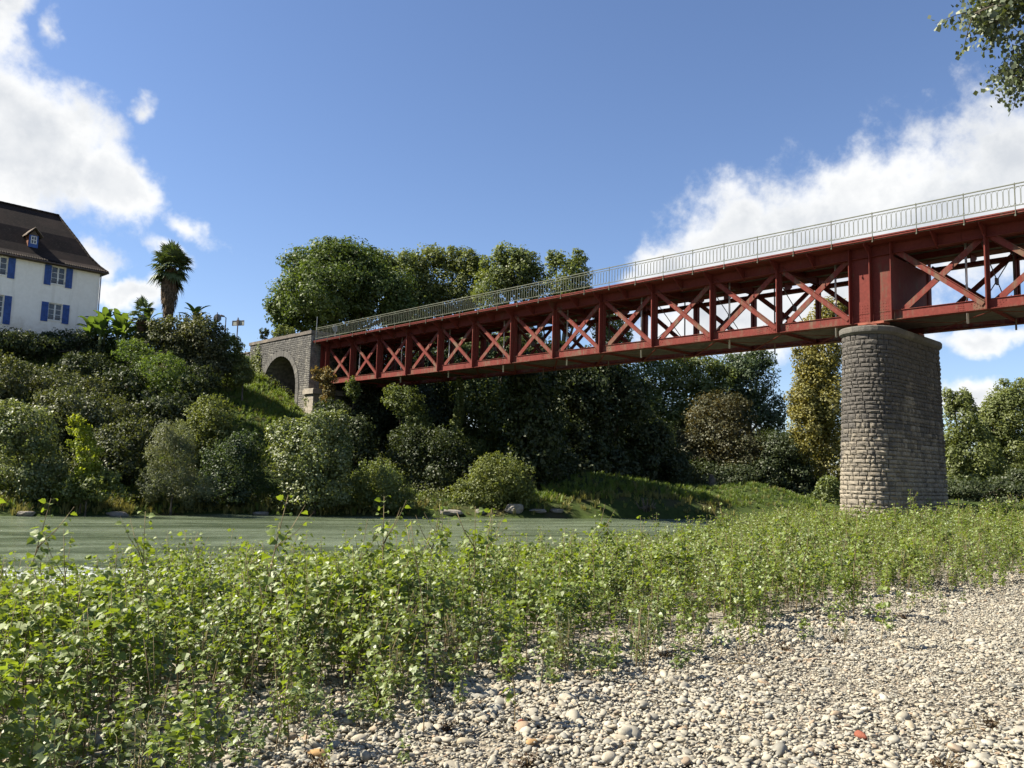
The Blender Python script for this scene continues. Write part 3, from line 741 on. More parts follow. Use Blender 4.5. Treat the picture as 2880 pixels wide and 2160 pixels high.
# ------------------------------------------------------------------ house
HROT = math.atan2(.7307, .6827); HZ = 8.6
house = thing('white_house', 'white two storey house with blue shutters and steep brown hipped roof', 'house', (-32.55, 65.0, HZ), HROT)
m, t, out = new_mat('render_wall')
W_ = pos(t); n1 = t.noise(W_, .5, 6, .6); n2 = t.noise(W_, 3, 6, .65)
z = t.add('ShaderNodeSeparateXYZ', ins={0: W_}).outputs[2]
c = t.mix(t.smooth(n2, .3, .75), (.80, .765, .69), (.87, .835, .76))
damp = t.math('ADD', t.math('MULTIPLY', t.math('SUBTRACT', 12.2, z), .22), t.math('SUBTRACT', t.math('ADD', n1, n2), 1.0))
mpv = t.add('ShaderNodeMapping'); mpv.inputs['Scale'].default_value = (2.2, 2.2, .22); t.set(mpv.inputs['Vector'], W_)
c = t.mix(t.math('MULTIPLY', t.smooth(t.noise(mpv.outputs[0], 1.0, 5, .6), .52, .75), .35), c, (.50, .46, .38))
c = t.mix(t.math('MULTIPLY', t.smooth(damp, .1, .75), .6), c, (.42, .36, .27))
principled(t, out, c, .95, .1, 0, bump(t, n2, .3, .02)); M['render_wall'] = m
m, t, out = new_mat('roof_tiles')
W_ = t.add('ShaderNodeTexCoord').outputs['UV']
n1 = t.noise(pos(t), .6, 6, .6); n2 = t.noise(pos(t), 6, 5, .6)
br = t.add('ShaderNodeTexBrick', offset=.5, ins={'Scale': 1.0, 'Color1': (.019, .014, .012, 1), 'Color2': (.030, .021, .017, 1), 'Mortar': (.009, .007, .006, 1), 'Mortar Size': .012, 'Mortar Smooth': .3, 'Bias': 0.0, 'Brick Width': .18, 'Row Height': .14})
t.set(br.inputs['Vector'], W_)
c = t.mix(t.smooth(n1, .4, .7), br.outputs['Color'], (.036, .024, .019)); c = t.mix(t.smooth(n2, .55, .75), c, (.048, .040, .032))
principled(t, out, c, .9, .15, 0, bump(t, br.outputs['Fac'], -.8, .03)); M['roof_tiles'] = m
M['blue_paint'] = simple_mat('blue_paint', (.03, .075, .25), .55, .3, .2, 4)
M['white_paint'] = simple_mat('white_paint', (.66, .66, .63), .5, .3, .08, 4)
M['brick_red'] = simple_mat('brick_red', (.16, .075, .045), .9, .1, .3, 6)
M['wood_grey'] = simple_mat('wood_grey', (.12, .095, .075), .85, .1, .3, 6)
m, t, out = new_mat('window_glass'); principled(t, out, t.mix(t.smooth(t.noise(pos(t), 3, 3), .3, .7), (.035, .035, .038), (.09, .085, .08)), .08, .5); M['window_glass'] = m
def hl_(x, y, z): return (x, y, z - HZ)
WX0, DEPTH, EAVE = -14.4, 9.0, 15.2
wins = []   # x0, x1, z0, z1, kind
for cxw in (-3.0, -6.96, -10.9):
    wins += [(cxw - .50, cxw + .48, 13.62, 14.95, 'u'), (cxw - .50, cxw + .46, (10.85 if cxw > -4 else 10.05), 12.12, 'l' if cxw > -4 else 'd')]
xs = sorted({WX0, 0.0} | {q[0] for q in wins} | {q[1] for q in wins}); zs = sorted({HZ, EAVE + .1} | {q[2] for q in wins} | {q[3] for q in wins})
mb = MB()
for a, b_ in zip(xs[:-1], xs[1:]):
    for c0, c1 in zip(zs[:-1], zs[1:]):
        mx, mz = (a + b_) / 2, (c0 + c1) / 2
        if any(q[0] < mx < q[1] and q[2] < mz < q[3] for q in wins): continue
        mb.add([hl_(a, 0, c0), hl_(b_, 0, c0), hl_(b_, 0, c1), hl_(a, 0, c1)], [(0, 1, 2, 3)])
for (x0, x1, z0, z1, k) in wins:
    y1 = .20
    mb.add([hl_(x0, 0, z0), hl_(x1, 0, z0), hl_(x1, 0, z1), hl_(x0, 0, z1), hl_(x0, y1, z0), hl_(x1, y1, z0), hl_(x1, y1, z1), hl_(x0, y1, z1)], [(0, 1, 5, 4), (1, 2, 6, 5), (2, 3, 7, 6), (3, 0, 4, 7)])
mb.add([hl_(0, 0, HZ), hl_(0, DEPTH, HZ), hl_(0, DEPTH, EAVE + .1), hl_(0, 0, EAVE + .1)], [(0, 1, 2, 3)])
mb.add([hl_(WX0, 0, HZ), hl_(WX0, DEPTH, HZ), hl_(WX0, DEPTH, EAVE + .1), hl_(WX0, 0, EAVE + .1)], [(3, 2, 1, 0)])
mb.add([hl_(0, DEPTH, HZ), hl_(WX0, DEPTH, HZ), hl_(WX0, DEPTH, EAVE + .1), hl_(0, DEPTH, EAVE + .1)], [(0, 1, 2, 3)])
mb.build('wall', M['render_wall'], house)
def board_shutter(x0, x1, z0, z1, parent):
    mb = MB(); n = 4; wdt = (x1 - x0) / n
    for i in range(n): mb.box(hl_(x0 + i * wdt + .004, -.065, z0), hl_(x0 + (i + 1) * wdt - .004, -.03, z1))
    for zz in (z0 + .22, z1 - .28): mb.box(hl_(x0 + .02, -.085, zz), hl_(x1 - .02, -.066, zz + .09))
    return mb.build('shutter', M['blue_paint'], parent)
for (x0, x1, z0, z1, k) in wins:
    xc = (x0 + x1) / 2
    mb = MB(); y0, y1 = .10, .16; fw = .055
    mb.box(hl_(x0 + .003, y0, z0 + .003), hl_(x0 + fw, y1, z1 - .003)); mb.box(hl_(x1 - fw, y0, z0 + .003), hl_(x1 - .003, y1, z1 - .003))
    mb.box(hl_(x0 + fw, y0, z0 + .003), hl_(x1 - fw, y1, z0 + fw)); mb.box(hl_(x0 + fw, y0, z1 - fw), hl_(x1 - fw, y1, z1 - .003)); mb.box(hl_(xc - .055, y0 - .012, z0 + fw), hl_(xc + .055, y1, z1 - fw))
    rows = 3 if k != 'd' else 4
    zz0 = z0 + fw + (.45 if k == 'd' else 0)
    for i in range(1, rows): zz = zz0 + (z1 - fw - zz0) * i / rows; mb.box(hl_(x0 + fw, y0 + .01, zz - .016), hl_(xc - .055, y1, zz + .016)); mb.box(hl_(xc + .055, y0 + .01, zz - .016), hl_(x1 - fw, y1, zz + .016))
    if k == 'd': mb.box(hl_(x0 + fw, y0 + .01, z0 + fw), hl_(xc - .055, y1 - .004, zz0)); mb.box(hl_(xc + .055, y0 + .01, z0 + fw), hl_(x1 - fw, y1 - .004, zz0))
    wf = mb.build('window', M['white_paint'], house)
    for (a, b_) in ((x0 + fw, xc - .055), (xc + .055, x1 - fw)):
        for i in range(rows):
            za, zb_ = zz0 + (z1 - fw - zz0) * i / rows, zz0 + (z1 - fw - zz0) * (i + 1) / rows
            g = MB(); g.box(hl_(a + .002, .135, za + .017), hl_(b_ - .002, .145, zb_ - .017)); g.build('pane', M['window_glass'], wf)
    g = MB(); g.box(hl_(x0 - .08, -.05, z0 - .07), hl_(x1 + .08, .098, z0)); g.build('sill', M['render_wall'], wf)
    g = MB(); g.prism([(x0 - .1, z1 + .002 - HZ), (x0 - .1, z1 + .13 - HZ), (xc, z1 + .2 - HZ), (x1 + .1, z1 + .13 - HZ), (x1 + .1, z1 + .002 - HZ), (xc, z1 + .05 - HZ)], -.018, -.002); g.build('lintel', M['render_wall'], wf)
    if k != 'd':
        g = MB(); g.tube([hl_(x0 - .03, -.10, z0 + .16), hl_(x1 + .03, -.10, z0 + .16)], .014, 5); g.tube([hl_(x0 - .03, -.10, z0 + .16), hl_(x0 - .03, .0, z0 + .16)], .012, 5); g.tube([hl_(x1 + .03, -.10, z0 + .16), hl_(x1 + .03, .0, z0 + .16)], .012, 5); g.build('guard_rail', M['iron'], wf)
    board_shutter(x0 - .50, x0 - .02, z0 - .17 if k != 'd' else z0, z1 + .02, house); board_shutter(x1 + .02, x1 + .50, z0 - .17 if k != 'd' else z0, z1 + .02, house)
# roof: steep hip with a flatter foot
ov = .42; prof = [(-ov, 15.12), (.25, 15.62), (1.0, 16.4), (2.3, 17.95), (4.5, 20.12)]   # depth, height on the front
hipx = [(ov, 15.12), (.0, 15.62), (-.52, 16.4), (-1.15, 17.95), (-1.95, 20.12)]         # the short right end
mb = MB(); rows = []
for (y, z), (hx, _) in zip(prof, hipx): rows.append([hl_(hx, y, z), hl_(hx, DEPTH - y, z), hl_(WX0 - hx, DEPTH - y, z), hl_(WX0 - hx, y, z)])
vs = [p_ for rw in rows for p_ in rw]; fs = []
for i in range(len(rows) - 1):
    for k in range(4): a, b_ = i * 4 + k, i * 4 + (k + 1) % 4; fs.append((a, b_, b_ + 4, a + 4))
mb.add(vs, fs)
me = mb.mesh('roof', M['roof_tiles'])
uv = me.uv_layers.new(name='UVMap')
for p_ in me.polygons:
    nrm = p_.normal; along = Vector((1, 0, 0)) if abs(nrm.y) > abs(nrm.x) else Vector((0, 1, 0)); upv = nrm.cross(along)
    for li in p_.loop_indices: co = me.vertices[me.loops[li].vertex_index].co; uv.data[li].uv = (co.dot(along), co.dot(upv))
roof = obj('roof', me, house)
mb = MB(); e = [hl_(ov, -ov, 15.115), hl_(ov, DEPTH + ov, 15.115), hl_(WX0 - ov, DEPTH + ov, 15.115), hl_(WX0 - ov, -ov, 15.115)]; e2 = [(x, y, z - .12) for x, y, z in e]
mb.add(e + e2, [(0, 1, 5, 4), (1, 2, 6, 5), (2, 3, 7, 6), (3, 0, 4, 7), (7, 6, 5, 4)]); mb.build('eaves', M['wood_grey'], roof)
et = MB(); et.tube([(0, -.05, 0), (0, .22, .17)], [.075, .07], 6); etm = et.mesh('eave_tile', M['roof_tiles'])
for i in range(64): obj('eave_tile', etm, roof, hl_(ov - .1 - i * .165, -ov, 15.13))
rt = MB(); rt.tube([(-.21, 0, 0), (.21, 0, .02)], [.11, .10], 7); rtm = rt.mesh('ridge_tile', M['roof_tiles'])
for i in range(26): obj('ridge_tile', rtm, roof, hl_(-2.1 - i * .4, DEPTH / 2, 20.13))
hpa, hpb = [Vector(rows[i][0]) for i in range(5)], None
for i in range(4):
    a, b_ = hpa[i], hpa[i + 1]; n = max(2, int((b_ - a).length / .38))
    for k in range(n):
        q = a.lerp(b_, (k + .5) / n); g = MB(); g.tube([a.lerp(b_, k / n) + Vector((0, 0, .02)), a.lerp(b_, (k + 1.08) / n) + Vector((0, 0, .02))], [.10, .09], 6); g.build('hip_tile', M['roof_tiles'], roof)
g = MB(); g.tube([hl_(.05, -.06, 15.0), hl_(.05, -.06, 9.0)], .045, 8); g.build('downpipe', M['zinc'], house, smooth=True)
g = MB(); g.tube([hl_(ov + .05, -ov - .06, 15.06), hl_(WX0 - ov, -ov - .06, 15.06)], .06, 8); g.build('gutter', M['iron'], house, smooth=True)
# dormer
dm = MB(); DX0, DX1, DZ0, DZ1, DY = -5.02, -4.32, 16.25, 17.18, .82
dm.box(hl_(DX0 + .03, DY, DZ0), hl_(DX1 - .03, DY + 1.6, DZ1)); dorm = dm.build('dormer', M['blue_paint'], house)
g = MB(); g.box(hl_(DX0 - .01, DY + .05, DZ0), hl_(DX0 + .028, DY + 1.5, DZ1)); g.build('dormer_cheek', M['brick_red'], dorm)
xm = (DX0 + DX1) / 2
g = MB(); g.prism([(DX0 - .22, DZ1 - .10 - HZ), (xm, DZ1 + .52 - HZ), (DX1 + .22, DZ1 - .10 - HZ), (DX1 + .22, DZ1 - .02 - HZ), (xm, DZ1 + .62 - HZ), (DX0 - .22, DZ1 - .02 - HZ)], DY - .28, DY + 2.4); g.build('dormer_roof', M['wood_grey'], dorm)
g = MB(); g.prism([(DX0 + .03, DZ1 + .001 - HZ), (xm, DZ1 + .44 - HZ), (DX1 - .03, DZ1 + .001 - HZ)], DY + .02, DY + .1); g.build('dormer_gable', M['wood_grey'], dorm)
g = MB(); wx0, wx1, wz0, wz1 = xm - .2, xm + .2, DZ0 + .28, DZ0 + .86
for a, b_ in (((wx0, wz0), (wx0 + .04, wz1)), ((wx1 - .04, wz0), (wx1, wz1)), ((wx0 + .04, wz0), (wx1 - .04, wz0 + .04)), ((wx0 + .04, wz1 - .04), (wx1 - .04, wz1)), ((xm - .02, wz0 + .04), (xm + .02, wz1 - .04)), ((wx0 + .04, (wz0 + wz1) / 2 - .02), (xm - .02, (wz0 + wz1) / 2 + .02)), ((xm + .02, (wz0 + wz1) / 2 - .02), (wx1 - .04, (wz0 + wz1) / 2 + .02))): g.box(hl_(a[0], DY - .035, a[1]), hl_(b_[0], DY - .001, b_[1]))
g.build('dormer_window', M['white_paint'], dorm)
for a in (wx0 + .04, xm + .02):
    for b_ in (wz0 + .04, (wz0 + wz1) / 2 + .02): g = MB(); g.box(hl_(a + .002, DY - .018, b_ + .002), hl_(a + .138, DY - .006, b_ + .228)); g.build('dormer_pane', M['window_glass'], dorm)

# ------------------------------------------------------------------ foliage
def leaf_quads(P, Nn, size, rg, aspect=.62, fold=.18):
    """rhombic folded leaves: P positions, Nn normals, size lengths"""
    n = len(P); rd = rg.normal(size=(n, 3)); T_ = np.cross(Nn, rd); T_ /= np.linalg.norm(T_, axis=1)[:, None] + 1e-9
    S_ = np.cross(Nn, T_); s = size[:, None]
    v = np.empty((n, 4, 3)); v[:, 0] = P - T_ * s * .5; v[:, 1] = P + S_ * s * aspect * .5 + Nn * s * fold; v[:, 2] = P + T_ * s * .55; v[:, 3] = P - S_ * s * aspect * .5 + Nn * s * fold
    return v.reshape(-1, 3), np.arange(4 * n).reshape(n, 4)
def crown_points(lobes, leaf, dens, rg, cover=2.3, clump=.34, shoots=0):
    PP, NN = [], []
    for (x, y, z, rx_, rz_) in lobes:
        ry_ = (rx_ * .85 + rz_ * .25) * .9; rad = np.array([rx_, ry_, rz_])
        area = 4 * math.pi * (rx_ * ry_ + rx_ * rz_ + ry_ * rz_) / 3; N = int(area / leaf ** 2 * dens * cover)
        rm = (rx_ * ry_ * rz_) ** (1 / 3); nc = int(max(10, 26 * (rm / max(leaf * 6, .9)) ** 1.2))
        d = rg.normal(size=(nc, 3)); d /= np.linalg.norm(d, axis=1)[:, None]
        rr = rg.uniform(.55, 1.02, nc) ** .7
        cc = d * rr[:, None] * .93; cr = rg.uniform(.6, 1.25, nc) * clump * (.6 + .4 * min(1, 2.0 / rm)) * 1.15
        pick = rg.integers(0, nc, N); e = rg.normal(size=(N, 3)); e /= np.linalg.norm(e, axis=1)[:, None]; e[:, 2] = e[:, 2] * .8 + .15
        rr2 = rg.uniform(.25, 1.0, N) ** .5
        q = cc[pick] + e * (cr[pick] * rr2)[:, None]
        inner = rg.random(N) < .16
        q[inner] = np.clip(rg.normal(size=(inner.sum(), 3)) * .36, -.62, .62)
        PP.append(q * rad + np.array([x, y, z]))
        nn = e * .7 + d[pick] * .45 + rg.normal(size=(N, 3)) * .55 + np.array([0, 0, .45]); NN.append(nn / (np.linalg.norm(nn, axis=1)[:, None] + 1e-9))
        # leafy shoots that break the outline
        for _ in range(int(shoots * (1 + rm))):
            dd = rg.normal(size=3); dd[2] = abs(dd[2]) + .35; dd /= np.linalg.norm(dd)
            st0 = np.array([x, y, z]) + dd * rad * .75; L = rg.uniform(.25, .6) * (.5 + .35 * rm); kq = int(L / leaf * 5) + 4
            up = dd * .6 + np.array([rg.normal() * .2, rg.normal() * .2, .75]); up /= np.linalg.norm(up)
            tt = rg.random(kq); PP.append(st0 + up * (tt * L + .1)[:, None] + rg.normal(size=(kq, 3)) * leaf * .45); q_ = rg.normal(size=(kq, 3)) + np.array([0, 0, .3]); NN.append(q_ / np.linalg.norm(q_, axis=1)[:, None])
    return np.concatenate(PP), np.concatenate(NN)
def hgt(x, y): return float(height(np.array([x]), np.array([y]))[0][0])
def limb_mesh(base, lobes, tr, rg, twigs=3):
    mb = MB(); b = Vector(base)
    cm = Vector((np.mean([l[0] for l in lobes]), np.mean([l[1] for l in lobes]), max(np.mean([l[2] for l in lobes]), base[2] + .3)))
    fork = b.lerp(cm, .55) + Vector((rg.uniform(-.1, .1), rg.uniform(-.1, .1), 0)) * (cm - b).length * .4
    mid = b.lerp(fork, .5) + Vector((rg.uniform(-1, 1), rg.uniform(-1, 1), 0)) * tr * .8
    mb.tube([b - Vector((0, 0, .3)), b.lerp(mid, .1), mid, fork], [tr * 1.5, tr * 1.1, tr * .85, tr * .7], 8)
    for (x, y, z, rx_, rz_) in lobes:
        e = Vector((x, y, z)); k = fork.lerp(e, .5) + Vector((rg.uniform(-.15, .15), rg.uniform(-.15, .15), .1)) * rx_
        mb.tube([fork, k, e], [tr * .55, tr * .38, tr * .22], 6)
        for _ in range(twigs):
            d = Vector(rg.normal(size=3)).normalized(); d.z = abs(d.z) * .8
            st_ = k.lerp(e, rg.uniform(.2, 1)); mb.tube([st_, st_ + Vector((d.x * rx_, d.y * rx_, d.z * rz_)) * .45, st_ + Vector((d.x * rx_, d.y * rx_, d.z * rz_ + .1)) * .85], [tr * .2, tr * .12, tr * .05], 5)
    return mb
PLANTS = [
    ('broadleaf_tree', 'broad round deep green tree rising behind the stone arch', 'tree', 'leaf_deep', 0.226, 1.0, 0.45, [(-17.53, 82.0, 18.9, 5.18, 3.8), (-21.28, 82.0, 16.65, 3.11, 2.94), (-13.42, 82.0, 17.58, 3.63, 3.11), (-20.78, 82.0, 20.43, 2.59, 1.73), (-17.31, 82.0, 21.61, 3.45, 1.62), (-11.41, 82.0, 15.85, 2.07, 2.42), (-22.61, 82.0, 15.36, 1.73, 2.07), (-18.03, 82.0, 14.95, 4.84, 2.07), (-15.5, 82.0, 20.76, 2.42, 1.9), (-23.52, 82.0, 15.87, 1.11, 1.38), (-18.29, 78.0, 16.91, 3.61, 2.96)]),
    ('broadleaf_tree', 'dark tree top just right of the broad round tree', 'tree', 'leaf_green', 0.24, 0.9, 0.35, [(-13.77, 95.0, 21.66, 2.8, 4.0), (-14.91, 95.0, 24.34, 1.8, 1.6), (-12.26, 95.0, 24.63, 1.6, 1.4), (-12.41, 95.0, 18.39, 3.6, 2.8)]),
    ('broadleaf_tree', 'olive tinted tree crown above the middle of the railing', 'tree', 'leaf_olive', 0.24, 0.9, 0.35, [(-9.29, 97.0, 22.68, 3.27, 3.68), (-10.43, 97.0, 25.21, 1.84, 1.63), (-7.93, 97.0, 25.49, 2.04, 1.43), (-11.11, 97.0, 21.35, 2.45, 3.27), (-7.32, 97.0, 20.19, 3.27, 2.45)]),
    ('broadleaf_tree', 'narrow yellowish green tree crown left of the crown with a pointed tip', 'tree', 'leaf_olive', 0.24, 0.9, 0.3, [(-5.04, 96.0, 21.72, 2.22, 3.64), (-5.76, 96.0, 24.65, 1.54, 1.7), (-4.29, 96.0, 23.85, 1.62, 2.02)]),
    ('broadleaf_tree', 'mid green tree crown with a pointed tip above the railing', 'tree', 'leaf_green', 0.24, 0.9, 0.35, [(-0.34, 92.0, 22.76, 2.91, 2.71), (-0.8, 92.0, 24.89, 1.47, 1.32), (-2.26, 92.0, 20.49, 2.71, 2.71), (1.67, 92.0, 21.4, 2.33, 2.71), (-1.94, 92.0, 23.32, 1.74, 1.55), (1.13, 92.0, 24.01, 1.55, 1.47)]),
    ('broadleaf_tree', 'rightmost tree crown above the railing before open sky', 'tree', 'leaf_green', 0.24, 0.9, 0.35, [(5.48, 90.0, 21.83, 2.35, 2.65), (4.36, 90.0, 23.86, 1.14, 1.14), (6.53, 90.0, 23.64, 1.29, 1.21), (5.93, 90.0, 18.7, 2.65, 2.28), (7.43, 90.0, 21.1, 1.14, 2.09)]),
    ('broadleaf_tree', 'tree top seen through the truss crosses against white cloud', 'tree', 'leaf_green', 0.226, 0.7, 0.25, [(10.64, 92.0, 16.64, 1.74, 2.33), (9.64, 92.0, 17.61, 1.55, 1.55), (11.82, 92.0, 16.08, 1.36, 1.74)]),
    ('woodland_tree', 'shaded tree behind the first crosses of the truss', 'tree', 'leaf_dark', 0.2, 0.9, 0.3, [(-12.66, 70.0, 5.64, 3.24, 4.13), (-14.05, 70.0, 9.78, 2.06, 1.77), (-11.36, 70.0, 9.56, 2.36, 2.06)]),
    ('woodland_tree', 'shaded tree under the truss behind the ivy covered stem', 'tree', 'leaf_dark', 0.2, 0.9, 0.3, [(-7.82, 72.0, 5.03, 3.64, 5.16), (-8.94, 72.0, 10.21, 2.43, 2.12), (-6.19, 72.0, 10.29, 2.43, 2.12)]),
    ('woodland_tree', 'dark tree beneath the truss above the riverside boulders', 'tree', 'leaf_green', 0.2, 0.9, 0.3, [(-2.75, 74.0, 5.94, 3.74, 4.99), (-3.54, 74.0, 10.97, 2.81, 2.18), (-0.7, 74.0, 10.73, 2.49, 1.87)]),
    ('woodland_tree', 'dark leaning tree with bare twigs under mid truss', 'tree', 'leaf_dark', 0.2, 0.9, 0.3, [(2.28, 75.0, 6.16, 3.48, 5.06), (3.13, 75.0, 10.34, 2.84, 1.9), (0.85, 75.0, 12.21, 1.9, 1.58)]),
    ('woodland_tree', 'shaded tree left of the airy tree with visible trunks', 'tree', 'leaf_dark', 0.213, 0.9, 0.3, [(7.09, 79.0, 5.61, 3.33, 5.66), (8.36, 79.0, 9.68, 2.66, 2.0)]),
    ('woodland_tree', 'airy pale green tree with visible trunks beside the brown tree', 'tree', 'leaf_light', 0.226, 0.62, 0.3, [(15.2, 92.0, 11.42, 2.91, 2.4), (17.94, 92.0, 11.89, 2.91, 2.52), (16.4, 92.0, 7.93, 3.29, 2.52), (14.06, 92.0, 8.65, 2.52, 2.52), (20.67, 92.0, 11.58, 2.91, 2.52), (20.29, 92.0, 8.43, 3.1, 2.71), (23.02, 92.0, 10.46, 2.33, 2.71)]),
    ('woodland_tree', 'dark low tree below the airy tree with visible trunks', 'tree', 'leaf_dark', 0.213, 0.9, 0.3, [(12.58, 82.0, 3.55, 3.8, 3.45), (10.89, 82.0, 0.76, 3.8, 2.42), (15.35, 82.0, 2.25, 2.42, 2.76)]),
    ('woodland_tree', 'tall dark green tree behind the brown tree', 'tree', 'leaf_bluegreen', 0.226, 0.75, 0.35, [(26.43, 93.0, 11.46, 2.94, 3.33), (24.85, 93.0, 12.61, 2.35, 1.96), (24.45, 93.0, 7.84, 3.53, 2.74), (28.57, 93.0, 7.56, 1.96, 2.74), (27.62, 93.0, 13.88, 1.76, 1.18)]),
    ('chestnut_tree', 'rust brown tree on the far bank left of the pier', 'tree', 'leaf_brown', 0.173, 0.95, 0.3, [(19.19, 78.0, 5.88, 2.79, 2.46), (20.17, 78.0, 2.95, 3.94, 2.63), (16.89, 78.0, 3.19, 1.97, 1.97), (20.51, 78.0, 7.24, 1.64, 1.15), (18.21, 78.0, 1.26, 2.63, 1.97)]),
    ('woodland_tree', 'dark low tree between the brown tree and the yellowing tree', 'tree', 'leaf_dark', 0.2, 0.9, 0.25, [(25.06, 80.0, 2.14, 2.7, 3.03), (23.7, 80.0, -0.23, 3.71, 1.69), (26.71, 80.0, -0.48, 2.02, 2.02)]),
    ('plane_tree', 'tall yellowing tree directly left of the pier', 'tree', 'leaf_yellow', 0.186, 1.35, 0.35, [(27.52, 74.0, 12.79, 1.87, 3.27), (26.52, 74.0, 8.32, 1.87, 3.12), (26.16, 74.0, 4.86, 1.56, 2.96), (28.46, 74.0, 2.12, 1.87, 3.43), (28.51, 74.0, 15.71, 1.4, 1.25), (25.57, 74.0, 7.35, 1.31, 2.49), (25.83, 74.0, 11.15, 1.09, 1.87), (27.92, 74.0, 7.41, 1.87, 3.74)]),
    ('riverside_bush', 'dark green bush at the foot of the yellowing tree', 'bush', 'leaf_green', 0.164, 0.9, 0.06, [(25.55, 68.0, -0.9, 1.15, 1.58), (24.68, 68.0, -1.63, 1.43, 1.0)]),
    ('woodland_tree', 'leftmost tree right of the pier with a thin top', 'tree', 'leaf_olive', 0.226, 0.85, 0.3, [(49.06, 92.0, 7.27, 1.94, 3.1), (48.36, 92.0, 9.79, 0.97, 1.55), (50.48, 92.0, 3.05, 3.1, 4.26), (48.12, 92.0, 1.83, 2.33, 4.65), (49.74, 92.0, 10.02, 0.85, 1.09)]),
    ('woodland_tree', 'large full tree at the right edge beyond the pier', 'tree', 'leaf_olive', 0.226, 0.9, 0.35, [(57.49, 97.0, 8.24, 3.27, 3.68), (58.22, 97.0, 11.14, 2.45, 1.84), (56.47, 97.0, 2.9, 3.68, 4.5), (55.42, 97.0, 7.77, 2.04, 2.86)]),
    ('woodland_tree', 'tree cut by the right edge behind the full tree', 'tree', 'leaf_olive', 0.226, 0.7, 0.35, [(68.23, 104.0, 8.57, 4.82, 5.26), (67.53, 104.0, 2.87, 5.26, 4.82)]),
    ('woodland_tree', 'low shaded tree row behind the saplings right of the pier', 'tree', 'leaf_dark', 0.226, 0.9, 0.25, [(46.68, 84.0, -0.7, 5.31, 2.12), (51.62, 84.0, -0.21, 4.25, 2.83)]),
    ('riverside_bush', 'speckled pale leaved bush at the left edge by the water', 'bush', 'leaf_silver', 0.107, 0.8, 0.08, [(-24.12, 42.0, 1.6, 1.5, 1.24), (-24.23, 42.0, -0.08, 1.95, 1.42), (-25.22, 42.0, 2.01, 1.06, 1.06), (-23.01, 42.0, -0.92, 1.24, 0.97)]),
    ('bramble_thicket', 'highest bramble mound below the shaded lawn', 'thicket', 'leaf_bramble', 0.115, 0.75, 0.05, [(-28.81, 52.0, 4.87, 2.3, 1.05), (-30.33, 52.0, 4.71, 1.75, 1.31), (-26.13, 52.0, 4.39, 1.53, 0.99)]),
    ('bramble_thicket', 'bramble mound between the yellow green young tree and the lawn', 'thicket', 'leaf_bramble', 0.115, 0.75, 0.05, [(-25.04, 48.0, 3.01, 2.22, 1.31), (-22.79, 48.0, 2.66, 1.72, 1.21), (-26.17, 48.0, 1.96, 1.82, 1.21)]),
    ('bramble_thicket', 'lower bramble mound left of the grey willow', 'thicket', 'leaf_bramble', 0.115, 0.75, 0.05, [(-21.21, 45.8, 0.63, 1.83, 1.64), (-20.32, 45.8, 1.62, 0.96, 0.96), (-22.29, 45.8, -0.16, 1.35, 1.54)]),
    ('bramble_thicket', 'dark bramble mound at the far left below the hedge', 'thicket', 'leaf_bramble', 0.123, 0.75, 0.05, [(-29.53, 49.0, 4.62, 1.24, 1.65), (-29.71, 49.0, 3.16, 1.45, 1.45)]),
    ('young_robinia', 'slender bright yellow green young tree on the left bank', 'young tree', 'leaf_lime', 0.107, 0.75, 0.04, [(-21.15, 41.6, 1.22, 0.53, 0.67), (-20.63, 41.6, 0.19, 0.63, 0.79), (-21.41, 41.6, 1.82, 0.26, 0.46), (-20.36, 41.6, -0.5, 0.39, 0.53), (-20.86, 41.6, -0.77, 0.56, 0.56)]),
    ('willow_bush', 'grey green willow bush in the middle of the left bank', 'bush', 'leaf_willow', 0.09, 0.8, 0.06, [(-17.69, 44.3, 0.13, 1.4, 1.68), (-17.6, 44.3, 1.43, 1.08, 0.93), (-16.4, 44.3, -1.12, 1.21, 0.84), (-18.36, 44.3, -0.81, 0.93, 1.03)]),
    ('riverside_bush', 'olive bush on the grass slope behind the willow', 'bush', 'leaf_olive', 0.107, 0.85, 0.06, [(-17.74, 50.0, 2.84, 1.37, 1.47), (-18.39, 50.0, 1.66, 1.69, 1.26), (-17.13, 50.0, 1.69, 1.26, 1.05)]),
    ('riverside_bush', 'dark glossy bush between the willow and the pale bush', 'bush', 'leaf_bluegreen', 0.107, 0.8, 0.06, [(-15.51, 47.3, 0.04, 1.49, 1.69), (-15.82, 47.3, -1.35, 1.79, 1.0), (-14.79, 47.3, 1.24, 0.9, 0.8)]),
    ('poplar_bush', 'large pale leaved bush below the stone abutment', 'bush', 'leaf_silver', 0.123, 0.85, 0.08, [(-11.56, 48.0, 0.75, 2.02, 2.12), (-10.74, 48.0, 2.49, 1.11, 0.97), (-12.82, 48.0, 1.73, 1.01, 1.11), (-11.05, 48.0, -1.23, 2.22, 1.01), (-9.75, 48.0, 0.8, 0.81, 1.62), (-9.64, 48.0, 2.72, 0.4, 0.65)]),
    ('riverside_bush', 'rounded bush right of the large pale leaved bush', 'bush', 'leaf_green', 0.107, 0.8, 0.06, [(-7.73, 49.7, -0.66, 1.78, 1.36), (-6.65, 49.7, -1.55, 1.36, 0.73), (-8.95, 49.7, -1.2, 1.26, 1.05)]),
    ('riverside_bush', 'rounded sunlit bush above the riverside boulders', 'bush', 'leaf_olive', 0.115, 0.85, 0.06, [(-0.73, 53.5, -0.05, 1.92, 1.4), (-1.82, 53.5, -1.19, 2.14, 1.01), (0.64, 53.5, -1.02, 1.01, 1.13)]),
